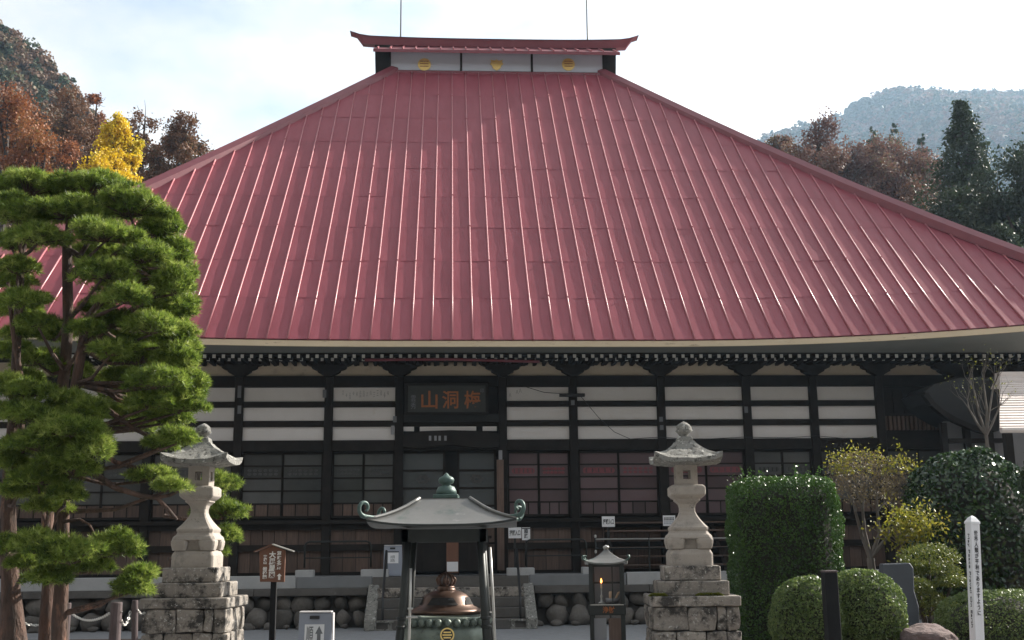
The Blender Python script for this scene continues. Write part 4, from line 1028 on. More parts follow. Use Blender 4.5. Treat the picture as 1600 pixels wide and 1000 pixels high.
rg = [ring(a, b, c) for a, b, c in ((.02, cz_(858), 0), (.05, cz_(862), 0), (.10, cz_(867), 0), (.17, cz_(872.5), .004), (.235, cz_(876.5), .015), (.285, cz_(879.5), .04), (.285, cz_(882), .04), (.20, cz_(882), 0))]
MB().rings(rg).build("roof", M['copperk'], CB, smooth=False)
for k in range(4):
    A = Matrix.Rotation(math.pi / 4 + k * math.pi / 2, 4, 'Z'); b_ = cz_(879.5) + .04
    MB().tube([A @ Vector(p) for p in ((.37, 0, b_ - .01), (.42, 0, b_ + .005), (.44, 0, b_ + .03), (.43, 0, b_ + .055), (.41, 0, b_ + .05))], .014, 6).build("scroll", M['copperg'], CB, smooth=True)
MB().lathe([(.03, cz_(859)), (.03, cz_(857)), (.045, cz_(855.5)), (.04, cz_(853.5)), (.02, cz_(852.5)), (.0, cz_(851))], 12).build("finial", M['steel'], CB, smooth=True)
text("lettering", "浄財", .1, M['orange'], CB, (.02, -hw - .043, cz_(952.5)), off=.002, fit=(.16, .085))
bw_ = thing("candle_bowl", "small grey bowl full of pale candles inside the candle cabinet", "bowl", CB.matrix_basis @ Vector((.07, -.02, wb)), R(-6))
MB().lathe([(.06, 0), (.085, .03), (.095, .07), (.085, .07), (.0, .04)], 16).build("dish", M['greyw'], bw_, smooth=True)
for k in range(12):
    a = random.uniform(0, 6.28); MB().tube([(.04 * math.cos(a), .04 * math.sin(a), .04), (.07 * math.cos(a) + .03, .07 * math.sin(a), .13 + random.uniform(0, .03))], .008, 5).build("candle", M['candle'], bw_)
cs_ = thing("candlestick", "lit candle on a small silver stand inside the candle cabinet", "candlestick", CB.matrix_basis @ Vector((-.075, -.03, wb)), 0)
MB().lathe([(.05, 0), (.045, .015), (.012, .03), (.018, .05), (.010, .07), (.022, .10), (.008, .12), (.008, .2)], 12).build("stand", M['steel'], cs_, smooth=True)
MB().tube([(0, 0, .2), (0, 0, .27)], .012, 8).build("candle", M['candle'], cs_)
MB().lathe([(.003, .27), (.012, .285), (.010, .305), (.0, .335)], 8).build("flame", M['flame'], cs_, smooth=True)

# ------------------------------------------------------------------ brown signboard
sd = 15.8; sp_ = at(427, 905, sd)
SG = thing("brown_signboard", "brown roofed signboard with white vertical lettering and up arrow", "sign", (sp_.x, sd, 0))
sc = lambda px, py: (at(px, py, sd).x - sp_.x, at(px, py, sd).z)
MB().bx(-.038, .038, .02, .09, 0, sc(427, 866)[1]).build("post", M['stake'], SG)
pb = [sc(406.5, 909), sc(444.5, 909.5), sc(446.5, 860), sc(426.5, 852.5), sc(405.5, 861)]
MB().prism(pb, -.02, .02).build("board", M['brownsign'], SG, bevel=.004)
for a, b, mt in ((sc(426.5, 850.5), sc(398, 862), 'brownsign'), (sc(426.5, 850.5), sc(459, 861.5), 'steel')):  # right slope in pale steel to paint its sunlit edge
    MB().beam((a[0], 0, a[1]), (b[0], 0, b[1]), .14, .014, up=(0, 0, 1)).build("sign_roof", M[mt], SG)
for body, px, py0, py1, w in (("葛飾北斎", 437, 861, 890, .062), ("大鳳凰図", 426.5, 861.5, 903, .095), ("梅洞山", 415, 867, 881.5, .05), ("岩松院", 414.5, 885.5, 904.5, .062)):
    a, b = sc(px, py0), sc(px, py1)
    text("lettering", vertical(body), .08, M['lett'], SG, (a[0], -.0225, (a[1] + b[1]) / 2), off=.0035, fit=(w, a[1] - b[1]))
a = sc(437, 896); b = sc(437, 906)
MB().prism([(a[0] - .035, a[1] - .035), (a[0], a[1]), (a[0] + .035, a[1] - .035), (a[0] + .015, a[1] - .035), (a[0] + .015, b[1]), (a[0] - .015, b[1]), (a[0] - .015, a[1] - .035)], -.024, -.0205).build("arrow", M['lett'], SG)

# ------------------------------------------------------------------ chain fence by the pines
posts = []
for px, py, w, d, lean, label in ((10, 958, .11, 15.0, 0, "dark round chain post in front of the thickest pine trunk"), (105, 942, .105, 15.4, 0, "slim round chain post between pine trunks and thick post"),
                                 (182.5, 941, .135, 14.2, .0, "thickest round chain post beside the leaning thin post"), (211, 938, .075, 14.6, .05, "thin leaning chain post next to the lantern pedestal")):
    p = at(px, py, d); t = thing("chain_post", label, "post", (p.x + lean, d, 0), 0, "chain posts by the pines"); r_ = w / 2
    MB().tube([(0, 0, 0), (-lean, 0, p.z - .012), (-lean, 0, p.z)], [r_ * 1.06, r_, r_ * .9], 14).build("shaft", M['postw'], t, rough=(.004, 6, 0), smooth=False)
    MB().lathe([(.012, -.005), (.02, 0), (.012, .005)], 8, (r_ + .0 - lean * .9, -.01, p.z - .11)).build("eyelet", M['steel'], t)
    posts.append((Vector((p.x, d, p.z)), r_))
def chain(a, b, sag, label):
    t = thing("chain", label, "chain", (a + b) / 2 - Vector((0, 0, sag)), 0, "sagging chains between the posts")
    o0 = Vector(t.location); L = (b - a).length * (1 + 2.6 * (sag / (b - a).length) ** 2); n = max(6, int(L / .036))
    me = MB()
    lk = []
    for q in range(10):
        an = 2 * math.pi * q / 10; lk.append((.026 * math.cos(an), .013 * math.sin(an), 0))
    me.tube(lk + [lk[0]], .0052, 5, cap=False); md = me.mesh("link", M['chain'], smooth=True)
    for k in range(n):
        u = (k + .5) / n; p = a.lerp(b, u) - Vector((0, 0, sag * 4 * u * (1 - u))); u2 = u + .01; p2 = a.lerp(b, u2) - Vector((0, 0, sag * 4 * u2 * (1 - u2)))
        d = (p2 - p).normalized(); o = ob("link", md, t, p - o0); o.rotation_euler = (d.to_track_quat('X', 'Z') @ Matrix.Rotation(R(90) * (k % 2) + .5, 3, 'X').to_quaternion()).to_euler()
def hook(i, s, dz): p, r_ = posts[i]; return p + Vector((s * (r_ + .01), -.01, -dz))
chain(hook(0, 1, .02), hook(1, -1, .14), .14, "sagging pale chain between the pine trunk post and slim post")
chain(hook(1, 1, .13), hook(2, -1, .13), .09, "sagging pale chain between the slim post and thickest post")
chain(hook(2, 1, .21), hook(3, -1, .13), .11, "short bright chain between the thickest post and thin post")
chain(hook(3, 1, .12), Vector((at(226, 957, 15).x, 15.0, at(226, 957, 15).z)), .03, "shortest chain from the thin post to the lantern pedestal")
m = MB(); a, b = at(-10, 1004, 20), at(225, 982, 24)
m.add([(-11.6, 16.5, .004), (-5.2, 16.5, .004), (-6.2, 23, .004), (-12.5, 23, .004)], [(0, 1, 2, 3)]); tag(m.build("planting_bed", M['soil']), kind='structure')

# ------------------------------------------------------------------ peace pole, stake, slab, rocks
pd = 12.0; p = at(1521, 818, pd); pb_ = at(1527.5, 1000, pd)
k = (p.x - pb_.x) / (p.z - pb_.z); base = Vector((pb_.x - k * pb_.z, pd, 0))
PP = thing("white_pole", "slender white square pole with black vertical lettering", "pole", base, R(14)); hw = .052; zt_ = p.z
PP.rotation_euler = (0, math.atan(k) , R(14)); PP.rotation_mode = 'XYZ'
MB().sqlathe([(hw, 0), (hw, zt_)], .06).build("shaft", M['white'], PP)
MB().sqlathe([(hw + .006, zt_), (hw + .006, zt_ + .02), (.03, zt_ + .065), (.004, zt_ + .085)], .06).build("cap", M['white'], PP)
text("lettering", vertical("世界人類が平和でありますように"), .06, M['ink'], PP, (0, -hw - .001, zt_ - .50), fit=(.045, .86), off=.001)
text("lettering", "May Peace Prevail On Earth", .05, M['ink'], PP, (-hw - .001, 0, zt_ - .58), rot=(R(90), R(90), R(-90)), fit=(.95, .035))
d = 11.0; p = at(1295, 891, d)
t = thing("wooden_stake", "black square wooden stake standing before the round bush", "stake", (p.x, d, 0), R(5))
MB().bx(-.062, .062, -.062, .062, 0, p.z - .02).build("shaft", M['stake'], t, bevel=.006, rough=(.003, 5, 1)); MB().bx(-.064, .064, -.064, .064, p.z - .02, p.z).build("end_grain", M['postw'], t, bevel=.006)
d = 14.2; a, b = at(1374, 880, d), at(1423, 879, d); w = b.x - a.x
m = MB().prism([(-w * .30, 0), (w * .62, 0), (w * .56, .5), (w * .60, .9), (w * .48, 1.1), (w * .52, a.z - .06), (w * .42, a.z), (-w * .45, a.z - .004), (-w * .5, a.z - .25)], -.07, .07)
t = m.build("stone_slab", M['slab'], bevel=.012, rough=(.006, 3, 1)); t.location = ((a.x + b.x) / 2, d, 0); tag(t, "upright blue grey stone slab behind the round bush", "stone slab")
def rock(px, py, d, sx, sy, sz_, label, m_='rock', seed=1):
    b_ = bmesh.new(); bmesh.ops.create_icosphere(b_, subdivisions=4, radius=1); o_ = Vector((seed * 7.7, 2, 5))
    for v in b_.verts: v.co *= 1 + .28 * mnoise.noise(v.co * 1.1 + o_) + .10 * mnoise.noise(v.co * 3 + o_) + .03 * mnoise.noise(v.co * 9 + o_)
    me = bpy.data.meshes.new("rock"); b_.to_mesh(me); b_.free(); me.materials.append(M[m_]); o = ob("rock", me)
    p = at(px, py, d); o.location = p; o.scale = (sx, sy, sz_); tag(o, label, "rock"); return o
mound = MB()
def mf(u, v):
    x = 2.6 + u * 7; y = 11.2 + v * 9; e = min(u, 1 - u, v, 1 - v) * 4
    return (x, y, .42 * min(1, e) + .05 * mnoise.noise((x, y, 0)) - .02)
tag(mound.grid(mf, 24, 24).build("planting_mound", M['soil'], smooth=True), kind='structure')
rock(1450, 1003, 12.2, .29, .3, .17, "brown boulder below the stone slab beside the round bush")

# ------------------------------------------------------------------ clipped shrubs
def shrub_core(mb_fn, name, parent): return mb_fn.build(name, M['core'], parent)
def clump(v, C, f=2.2): return np.clip(v + .35 * np.array([mnoise.noise(Vector(c) * f) for c in C]), 0, 1)
def boxhedge():
    d = 16.2; a, b = at(1150, 745, d), at(1312, 745, d); x0, x1, zt_ = a.x, b.x, a.z; cx_ = (x0 + x1) / 2
    t = thing("clipped_hedge", "tall square clipped hedge beside the shaded stone lantern", "hedge", (cx_, d + .48, 0))
    hx = (x1 - x0) / 2; hy = .48; n = 42000
    # points on rounded box
    P = RNG.uniform(-1, 1, (n, 3)); ax = RNG.choice([0, 0, 1, 1, 2], n, p=[.18, .18, .22, .22, .2]); sg = RNG.choice([-1, 1], n)
    P[np.arange(n), ax] = sg; ok = ~((ax == 2) & (sg < 0)); P = P[ok]
    sup = (np.abs(P) ** 9).sum(1, keepdims=True) ** (1 / 9); P = P / sup
    Nn = unit(np.sign(P) * np.abs(P) ** 8)
    z = (P[:, 2] + 1) / 2
    taper = 1 - .14 * np.clip(.35 - z, 0, 1) / .35
    bumpy = np.array([mnoise.noise((p[0] * 2.2, p[1] * 2.2, p[2] * 3.5)) + .5 * mnoise.noise((p[0] * 6, p[1] * 6, p[2] * 9)) for p in P]) * .06
    C = np.stack([P[:, 0] * hx * taper, P[:, 1] * hy * taper, .15 + z * (zt_ - .17)], 1) + Nn * (bumpy - RNG.exponential(.035, len(P)) + .03)[:, None]
    top = RNG.random(len(C)) < .012; C[top & (P[:, 2] > .9), 2] += RNG.uniform(.02, .16, (top & (P[:, 2] > .9)).sum())
    ob("foliage", leaf_mesh("foliage", C, .042, M['lhedge'], .55, Nn, .8, clump(RNG.uniform(.1, .9, len(C)), C, 3)), t)
    for k in range(9):                       # upright shoots above the top
        x = random.uniform(-hx * .85, hx * .85); y = random.uniform(-hy * .7, .3); h_ = random.uniform(.06, .2); q = 14
        CC = np.stack([RNG.normal(x, .018, q), RNG.normal(y, .018, q), zt_ + np.linspace(-.02, h_, q)], 1); ob("shoot", leaf_mesh("shoot", CC, .045, M['lhedge']), t)
    MB().bx(-hx * .86, hx * .86, -hy * .84, hy * .84, .1, zt_ - .14).build("branches_and_fill", M['core'], t, bevel=.15)  # solid dark block added inside so the hedge is not see-through
    MB().tube([(0, 0, 0), (0, 0, .5)], .06, 8).build("trunk", M['barkd'], t)
boxhedge()
def dome(name, label, cat, px, py_top, d, rx, ry, zc, rz_, n, size, mt, power=2.12, low=-.75, asp=.5, group=None):
    p = at(px, py_top, d); t = thing(name, label, cat, (p.x, d + ry * .3, 0), 0, group); cz2 = p.z - rz_
    u = unit(RNG.normal(size=(n, 3))); u = u[u[:, 2] > low]
    sup = (np.abs(u) ** power).sum(1, keepdims=True) ** (1 / power); P = u / sup
    bumpy = np.array([mnoise.noise(Vector(q) * 2.3 + Vector((px, 0, 0))) + .5 * mnoise.noise(Vector(q) * 6 + Vector((px, 0, 0))) for q in P]) * .075
    C = P * np.array([rx, ry, rz_]) * (1 + bumpy - RNG.exponential(.03, len(P)))[:, None] + np.array([0, 0, cz2])
    ob("foliage", leaf_mesh("foliage", C, size, M[mt], asp, u, .9, clump(RNG.uniform(.05, .95, len(C)), C, 3)), t)
    b_ = bmesh.new(); bmesh.ops.create_icosphere(b_, subdivisions=3, radius=1)
    for v in b_.verts: v.co = Vector((v.co.x * rx * .86, v.co.y * ry * .86, v.co.z * rz_ * .86 + cz2))
    me = bpy.data.meshes.new("branches_and_fill"); b_.to_mesh(me); b_.free(); me.materials.append(M['core']); ob("branches_and_fill", me, t)  # solid dark fill added to block the view through the leaves
    MB().tube([(0, 0, 0), (0, 0, max(.2, cz2))], .05, 8).build("trunk", M['barkd'], t); return t
dome("round_bush", "large pale green clipped round bush behind the black stake", "bush", 1347, 889, 12.4, .47, .45, 0, .48, 17000, .036, 'lround')
dome("round_bush", "lower dark clipped round bush between hedge and black stake", "bush", 1262, 902, 12.2, .40, .38, 0, .46, 13000, .036, 'lround')
dome("round_bush", "broad dark clipped bush at the foot of the white pole", "bush", 1560, 921, 13.6, .72, .5, 0, .55, 20000, .034, 'lround', 2.6)
dome("camellia_bush", "big camellia bush with glossy dark leaves behind white pole", "bush", 1518, 703, 18.5, 1.06, 1.0, 0, 1.45, 15000, .095, 'lcam', 2.5, -.95, .55)
# cloud pruned topiary: pads on a bent trunk
t = thing("cloud_pruned_shrub", "small cloud pruned shrub with layered yellow green pads", "shrub", (at(1450, 950, 15.5).x, 15.5, 0)); B0 = Vector(t.location)
CC, UU, VV = [], [], []; tr = MB()
for px, py, rx, rz_ in ((1452, 872, .37, .18), (1462, 893, .30, .14), (1488, 912, .23, .10), (1425, 890, .2, .12), (1440, 940, .28, .17), (1470, 955, .26, .14), (1428, 920, .24, .14)):
    c = at(px, py, 15.5 + random.uniform(-.2, .25)) - B0; n = 2600
    u = unit(RNG.normal(size=(n, 3))); u = u[u[:, 2] > -.35]; CC.append(u * np.array([rx, rx, rz_]) * (1 + RNG.normal(0, .09, (len(u), 1))) + np.array(c)); UU.append(u); VV.append(np.clip(.35 + .4 * u[:, 2] + RNG.normal(0, .15, len(u)), 0, 1) * 0 + RNG.uniform(0, 1, len(u)))
    tr.tube([(0, 0, .3), (c.x * .5, c.y * .5, c.z * .7), tuple(c)], [.035, .025, .012], 6)
ob("foliage", leaf_mesh("foliage", np.concatenate(CC), .035, M['ltop'], .5, np.concatenate(UU), .7, np.concatenate(VV)), t); tr.tube([(0, 0, 0), (0, 0, .35)], .04, 6); tr.build("trunk", M['barkd'], t)
# dark columnar conifer at the right edge
def conifer(name, label, px, py_top, d, r, zb, n, size, mt, col=False, leanx=0, group=None):
    p = at(px, py_top, d); t = thing(name, label, "tree", (p.x, d, 0), 0, group); H = p.z
    C, Nn, V = [], [], []; m = MB(); nb_ = max(40, int(n / 60)); k0 = random.random() * 50
    for k in range(nb_):
        f = RNG.uniform(0, 1) ** 1.25; z = zb + (H - zb) * f; a = random.uniform(0, 6.28)
        prof_ = (1 - f) ** .75 if not col else min(1, 3.5 * (1 - f)) ** .6
        L = (r * prof_ * (.72 + .55 * mnoise.noise((math.cos(a) * 1.2 + k0, math.sin(a) * 1.2, z * 3.2 / r * .35))) + .04 * r) * random.uniform(.7, 1.1)
        mm = int(n / nb_ * (.35 + .9 * prof_)); s_ = np.sqrt(RNG.uniform(.05, 1, mm)) * L; dr = np.array([math.cos(a), math.sin(a)]); w_ = RNG.normal(0, .20, mm) * (L * .7 + .12 * r)
        C.append(np.stack([dr[0] * s_ - dr[1] * w_, dr[1] * s_ + dr[0] * w_, z - .30 * s_ + .12 * s_ ** 2 / max(L, .1) + RNG.normal(0, .07, mm) * r * (.3 + prof_)], 1)); V.append(np.clip(RNG.uniform(0, 1) * .6 + RNG.uniform(0, .4, mm), 0, 1))
        Nn.append(np.tile([dr[0] * .4, dr[1] * .4, 1.], (mm, 1)))
        if d < 100 and k % 2 == 0: m.tube([(0, 0, z), (dr[0] * L * .85, dr[1] * L * .85, z - .22 * L)], [.025 + .008 * r, .01], 4)
    ob("crown", leaf_mesh("crown", np.concatenate(C), size, M[mt], .5, unit(np.concatenate(Nn)), .6, np.concatenate(V)), t)
    m.tube([(0, 0, 0), (0, 0, H * .5), (0, 0, H * .98)], [.05 + r * .06, .03 + r * .04, .02], 8); m.build("trunk", M['barkd'], t); return t
conifer("columnar_yew", "dark columnar yew cut off by the right picture edge", 1632, 610, 15.2, .42, .3, 14000, .10, 'lcedar', True)

# shrub with yellow green tips, bare sapling, twiggy shrub
def branchy(mb, base, dirv, L, r, depth, tips, spread=.5, up=.25, k=(2, 3), nseg=3):
    p = Vector(base); d = Vector(dirv).normalized(); pts = [p.copy()]; rad = [r]
    for i in range(nseg):
        d = (d + Vector((random.gauss(0, .13), random.gauss(0, .13), random.gauss(0, .08) + up * .12))).normalized(); p = p + d * (L / nseg); pts.append(p.copy()); rad.append(r * (1 - .45 * (i + 1) / nseg))
    mb.tube(pts, rad, 6 if r > .03 else 4, cap=False)
    if depth == 0: tips.append((p, d)); return
    for j in range(random.randint(*k)):
        q = random.uniform(.55, 1) if j else 1; b = pts[0].lerp(pts[-1], q) if q < 1 else p
        i0 = min(nseg, max(1, int(q * nseg))); b = pts[i0]
        nd = (d + Vector((random.gauss(0, spread), random.gauss(0, spread), random.gauss(0, spread * .6) + up))).normalized()
        branchy(mb, b, nd, L * random.uniform(.62, .85), rad[i0] * .68, depth - 1, tips, spread, up, k, nseg)
d = 19.5; p = at(1362, 900, d); q = at(1352, 690, d)
t = thing("autumn_shrub", "thin shrub with pale stems and yellow green tips behind round bush", "shrub", (p.x, d, 0)); H = q.z; m = MB(); tips = []
fk = Vector((0, 0, at(1358, 872, d).z))
m.tube([(0, 0, 0), tuple(fk * .5 + Vector((.03, 0, 0))), tuple(fk)], [.10, .075, .065], 8)
for path in (((1345, 838), (1338, 800), (1332, 775)), ((1352, 830), (1350, 795), (1348, 765)), ((1372, 835), (1368, 800), (1372, 765)), ((1385, 840), (1392, 812), (1398, 780))):
    Q = [fk] + [at(x + random.uniform(-3, 3), y, d + random.uniform(-.15, .15)) - Vector((p.x, d, 0)) for x, y in path]; m.tube(Q, [.042, .030, .023, .017], 7)
    for e in Q[2:]:
        for k in range(3): branchy(m, e, (e.x * .9 + random.gauss(0, .5), random.gauss(0, .5), .7), .34, .012, 3, tips, .5, .15)
m.build("stem", M['barkg'], t)
TP = np.array([tuple(a) for a, b in tips]); rep = 5
C = np.repeat(TP, rep, 0) + RNG.normal(0, .06, (len(TP) * rep, 3)); hi = C[:, 2] > at(1350, 742, d).z
ob("foliage", leaf_mesh("foliage", C[hi], .055, M['lyell'], .5), t); ob("dry_foliage", leaf_mesh("dry_foliage", C[~hi], .045, M['ltwig'], .5), t)
cc_ = at(1352, 748, d) - Vector((p.x, d, 0)); C = unit(RNG.normal(size=(2600, 3))) * RNG.uniform(.2, 1, (2600, 1)) ** .5 * np.array([.70, .6, .50]) + np.array(cc_)
ob("dry_foliage", leaf_mesh("dry_foliage", C, .042, M['ltwig'], .5), t)
lo_ = at(1424, 822, 17.3) - Vector((p.x, d, 0)); C = RNG.normal(0, 1, (1300, 3)) * np.array([.23, .16, .17]) + np.array(lo_); ob("foliage", leaf_mesh("foliage", C, .065, M['lyell'], .5), t)
m2 = MB()
for k in range(10): e = Vector(C[k * 7]); m2.tube([(.3, 0, .9), tuple(lo_ * .75 + Vector((0, 0, .2))), tuple(e)], [.02, .012, .005], 5)
m2.build("stem", M['barkg'], t)
d = 21.0; b0 = at(1546, 730, d); t = thing("bare_sapling", "nearly bare sapling with grey twigs in front of the side building", "tree", (b0.x, d, 0)); m = MB(); tips = []
e = at(1541, 680, d) - Vector(t.location); m.tube([(0, 0, 0), (.02, 0, b0.z * .6), (0, 0, b0.z), tuple(e)], [.06, .05, .042, .034], 8)
for px, py in ((1522, 610), (1537, 600), (1552, 605), (1515, 640), (1560, 640)):
    q = at(px, py, d) - Vector(t.location); m.tube([tuple(e), tuple(e.lerp(q, .5) + Vector((random.gauss(0, .05), 0, -.03))), tuple(q)], [.03, .022, .014], 6)
    for k in range(3): branchy(m, q, (q.x - e.x + random.gauss(0, .2), random.gauss(0, .3), .8), .32, .010, 2, tips, .35, .3)
    branchy(m, e.lerp(q, .5), (q.x - e.x + random.gauss(0, .5), random.gauss(0, .3), .5), .32, .010, 2, tips, .35, .3)
m.build("trunk", M['barkg'], t); TP = np.array([tuple(a) for a, b in tips]); C = np.repeat(TP, 2, 0) + RNG.normal(0, .06, (len(TP) * 2, 3)); ob("leaves", leaf_mesh("leaves", C[::2], .05, M['lyell'], .4, v=RNG.uniform(0, .4, len(C[::2]))), t)
d = 21.5; b0 = at(1583, 760, d); t = thing("twiggy_shrub", "leafless twiggy shrub under the pale tiled roof", "shrub", (b0.x, d, 0)); m = MB(); tips = []
for k in range(6): branchy(m, (random.gauss(0, .15), 0, b0.z - .6), (random.gauss(0, .5), random.gauss(0, .3), 1), .5, .016, 2, tips, .4, .25)
m.tube([(0, 0, 0), (0, 0, b0.z - .55)], [.07, .05], 6); m.build("twigs", M['barkg'], t)

# ------------------------------------------------------------------ red pines in front on the left
PINES = [
 ("thick red pine nearest the picture edge with a forked trunk", 13.2, [(22, 1040, 22), (20, 1000, 20), (17, 930, 14), (14, 860, 12), (13, 790, 10.5), (14, 720, 9), (22, 640, 8), (26, 560, 7), (28, 480, 6), (35, 400, 5), (45, 320, 3)], [(13, 800), (28, 745), (33, 670), (33, 590), (20, 520), (12, 440)]),
 ("straight red pine in the middle of the pine group", 13.6, [(72, 1040, 13), (73, 980, 12), (77, 900, 10), (74, 820, 9), (76, 740, 9), (88, 660, 9), (102, 580, 8.5), (107, 500, 8), (105, 430, 7.5), (104, 385, 7), (112, 330, 5), (125, 290, 3)], [(104, 390), (125, 400), (140, 375), (180, 350)]),
 ("leaning red pine on the right of the pine group", 13.0, [(92, 1040, 12), (94, 960, 11), (98, 880, 9.5), (99, 800, 9.5), (101, 740, 9), (106, 670, 8), (118, 600, 8), (127, 545, 7.5), (135, 500, 6), (165, 460, 5), (195, 410, 4), (215, 360, 3)], [(127, 545), (175, 505), (225, 470), (262, 440)]),
]
PADS = [  # px, py, rx, ry, depth, pine
 (45,288,62,24,13.4,0),(140,288,72,24,13.5,1),(205,318,66,26,13.2,2),(105,326,66,20,13.0,1),(28,330,44,26,13.0,0),(165,362,62,20,12.7,1),(252,352,36,26,13.3,2),(60,366,46,18,12.8,0),(80,300,60,20,14.2,1),(175,320,60,22,14.2,2),
 (270,398,32,24,13.3,2),(228,396,40,18,12.8,2),(160,422,52,18,12.6,1),(222,428,48,20,13.6,2),(272,440,28,26,12.9,2),(28,416,36,16,13.0,0),(20,378,28,16,13.8,0),
 (192,462,44,16,12.5,2),(248,470,42,20,13.2,2),(284,482,20,24,13.4,2),(38,466,42,14,12.7,0),(22,438,34,13,13.5,0),(150,478,28,13,13.4,1),
 (182,500,34,14,13.0,2),(238,508,44,18,12.6,2),(280,520,24,24,13.0,2),(60,502,26,11,12.8,1),(134,512,24,12,12.7,1),(28,520,30,10,13.3,0),
 (172,545,38,14,12.6,2),(215,554,44,18,13.2,2),(275,560,34,24,12.9,2),(245,590,48,20,12.6,2),(296,596,22,22,13.1,2),(192,588,34,14,13.4,2),
 (20,545,36,16,13.9,0),(62,560,44,13,13.6,1),(112,578,26,11,13.8,1),
 (45,610,44,13,12.8,0),(100,624,38,11,12.7,1),(232,624,40,17,12.8,2),(282,628,38,20,13.0,2),
 (62,650,58,17,12.6,1),(112,666,56,22,12.4,2),(142,700,34,20,12.3,2),(40,690,48,17,12.8,0),(92,718,38,14,12.5,1),(20,720,22,13,12.9,0),(278,682,24,13,12.7,2),(250,692,28,10,13.0,2),(200,640,30,12,13.3,2),
 (150,395,50,22,14.2,2),(200,440,55,24,14.3,2),(255,500,40,30,14.2,2),(165,520,45,22,14.2,2),(225,530,50,24,14.3,2),(285,545,18,30,13.6,2),(260,610,45,26,14.2,2),(195,610,40,20,14.2,2),(292,615,20,24,13.4,2),(245,380,40,26,14.0,2),(280,425,20,30,13.8,2),(215,660,35,16,13.9,2),(30,480,40,18,14.3,0),(85,520,30,16,14.2,1),(30,590,40,16,14.0,0),(80,690,45,16,13.9,1),(150,640,35,16,13.8,2),(262,650,34,14,13.4,2),
 (22,640,40,16,12.7,0),(70,692,52,18,12.5,1),(115,728,36,16,12.5,2),(28,765,36,13,12.8,0),(60,745,44,15,12.6,1),(15,600,34,16,12.9,0),(128,640,36,16,12.6,2),(10,850,30,14,12.6,0),
 (102,770,28,14,12.6,2),(75,790,28,9,12.9,1),(238,742,32,12,13.0,2),(268,758,22,8,12.8,2),
 (342,752,34,15,17.2,2),(354,795,32,18,17.2,2),(350,835,28,14,17.3,2),(338,860,18,9,17.2,2),(330,790,30,25,17.5,2),
 (60,850,38,19,12.4,1),(110,862,48,24,12.3,2),(180,850,40,21,12.7,2),(76,900,34,14,12.5,1),(208,912,24,16,12.9,2),(150,882,28,13,12.8,2),(38,880,24,11,12.7,0),(222,895,14,10,13.0,2)]
LIMBS = [(2, [(130, 620), (150, 628), (175, 646), (210, 670), (238, 684)], 13.0, 6), (2, [(108, 690), (150, 700), (180, 722), (215, 732), (252, 737)], 12.9, 5), (2, [(104, 720), (153, 745), (180, 762), (220, 775), (245, 779), (262, 795), (277, 812)], 12.8, 5.5), (2, [(245, 778), (265, 774), (280, 768)], 12.8, 3.5),
         (2, [(98, 815), (125, 812), (140, 820), (148, 835)], 12.8, 3), (1, [(102, 640), (130, 655), (150, 690), (165, 700)], 13.0, 5), (2, [(127, 600), (150, 600), (185, 625), (235, 640), (270, 630)], 13.0, 5), (2, [(101, 790), (90, 800), (82, 830)], 12.7, 3), (1, [(106, 440), (130, 420), (160, 410), (200, 385), (240, 370)], 13.1, 5), (2, [(150, 480), (200, 440), (260, 430)], 13.0, 4)]
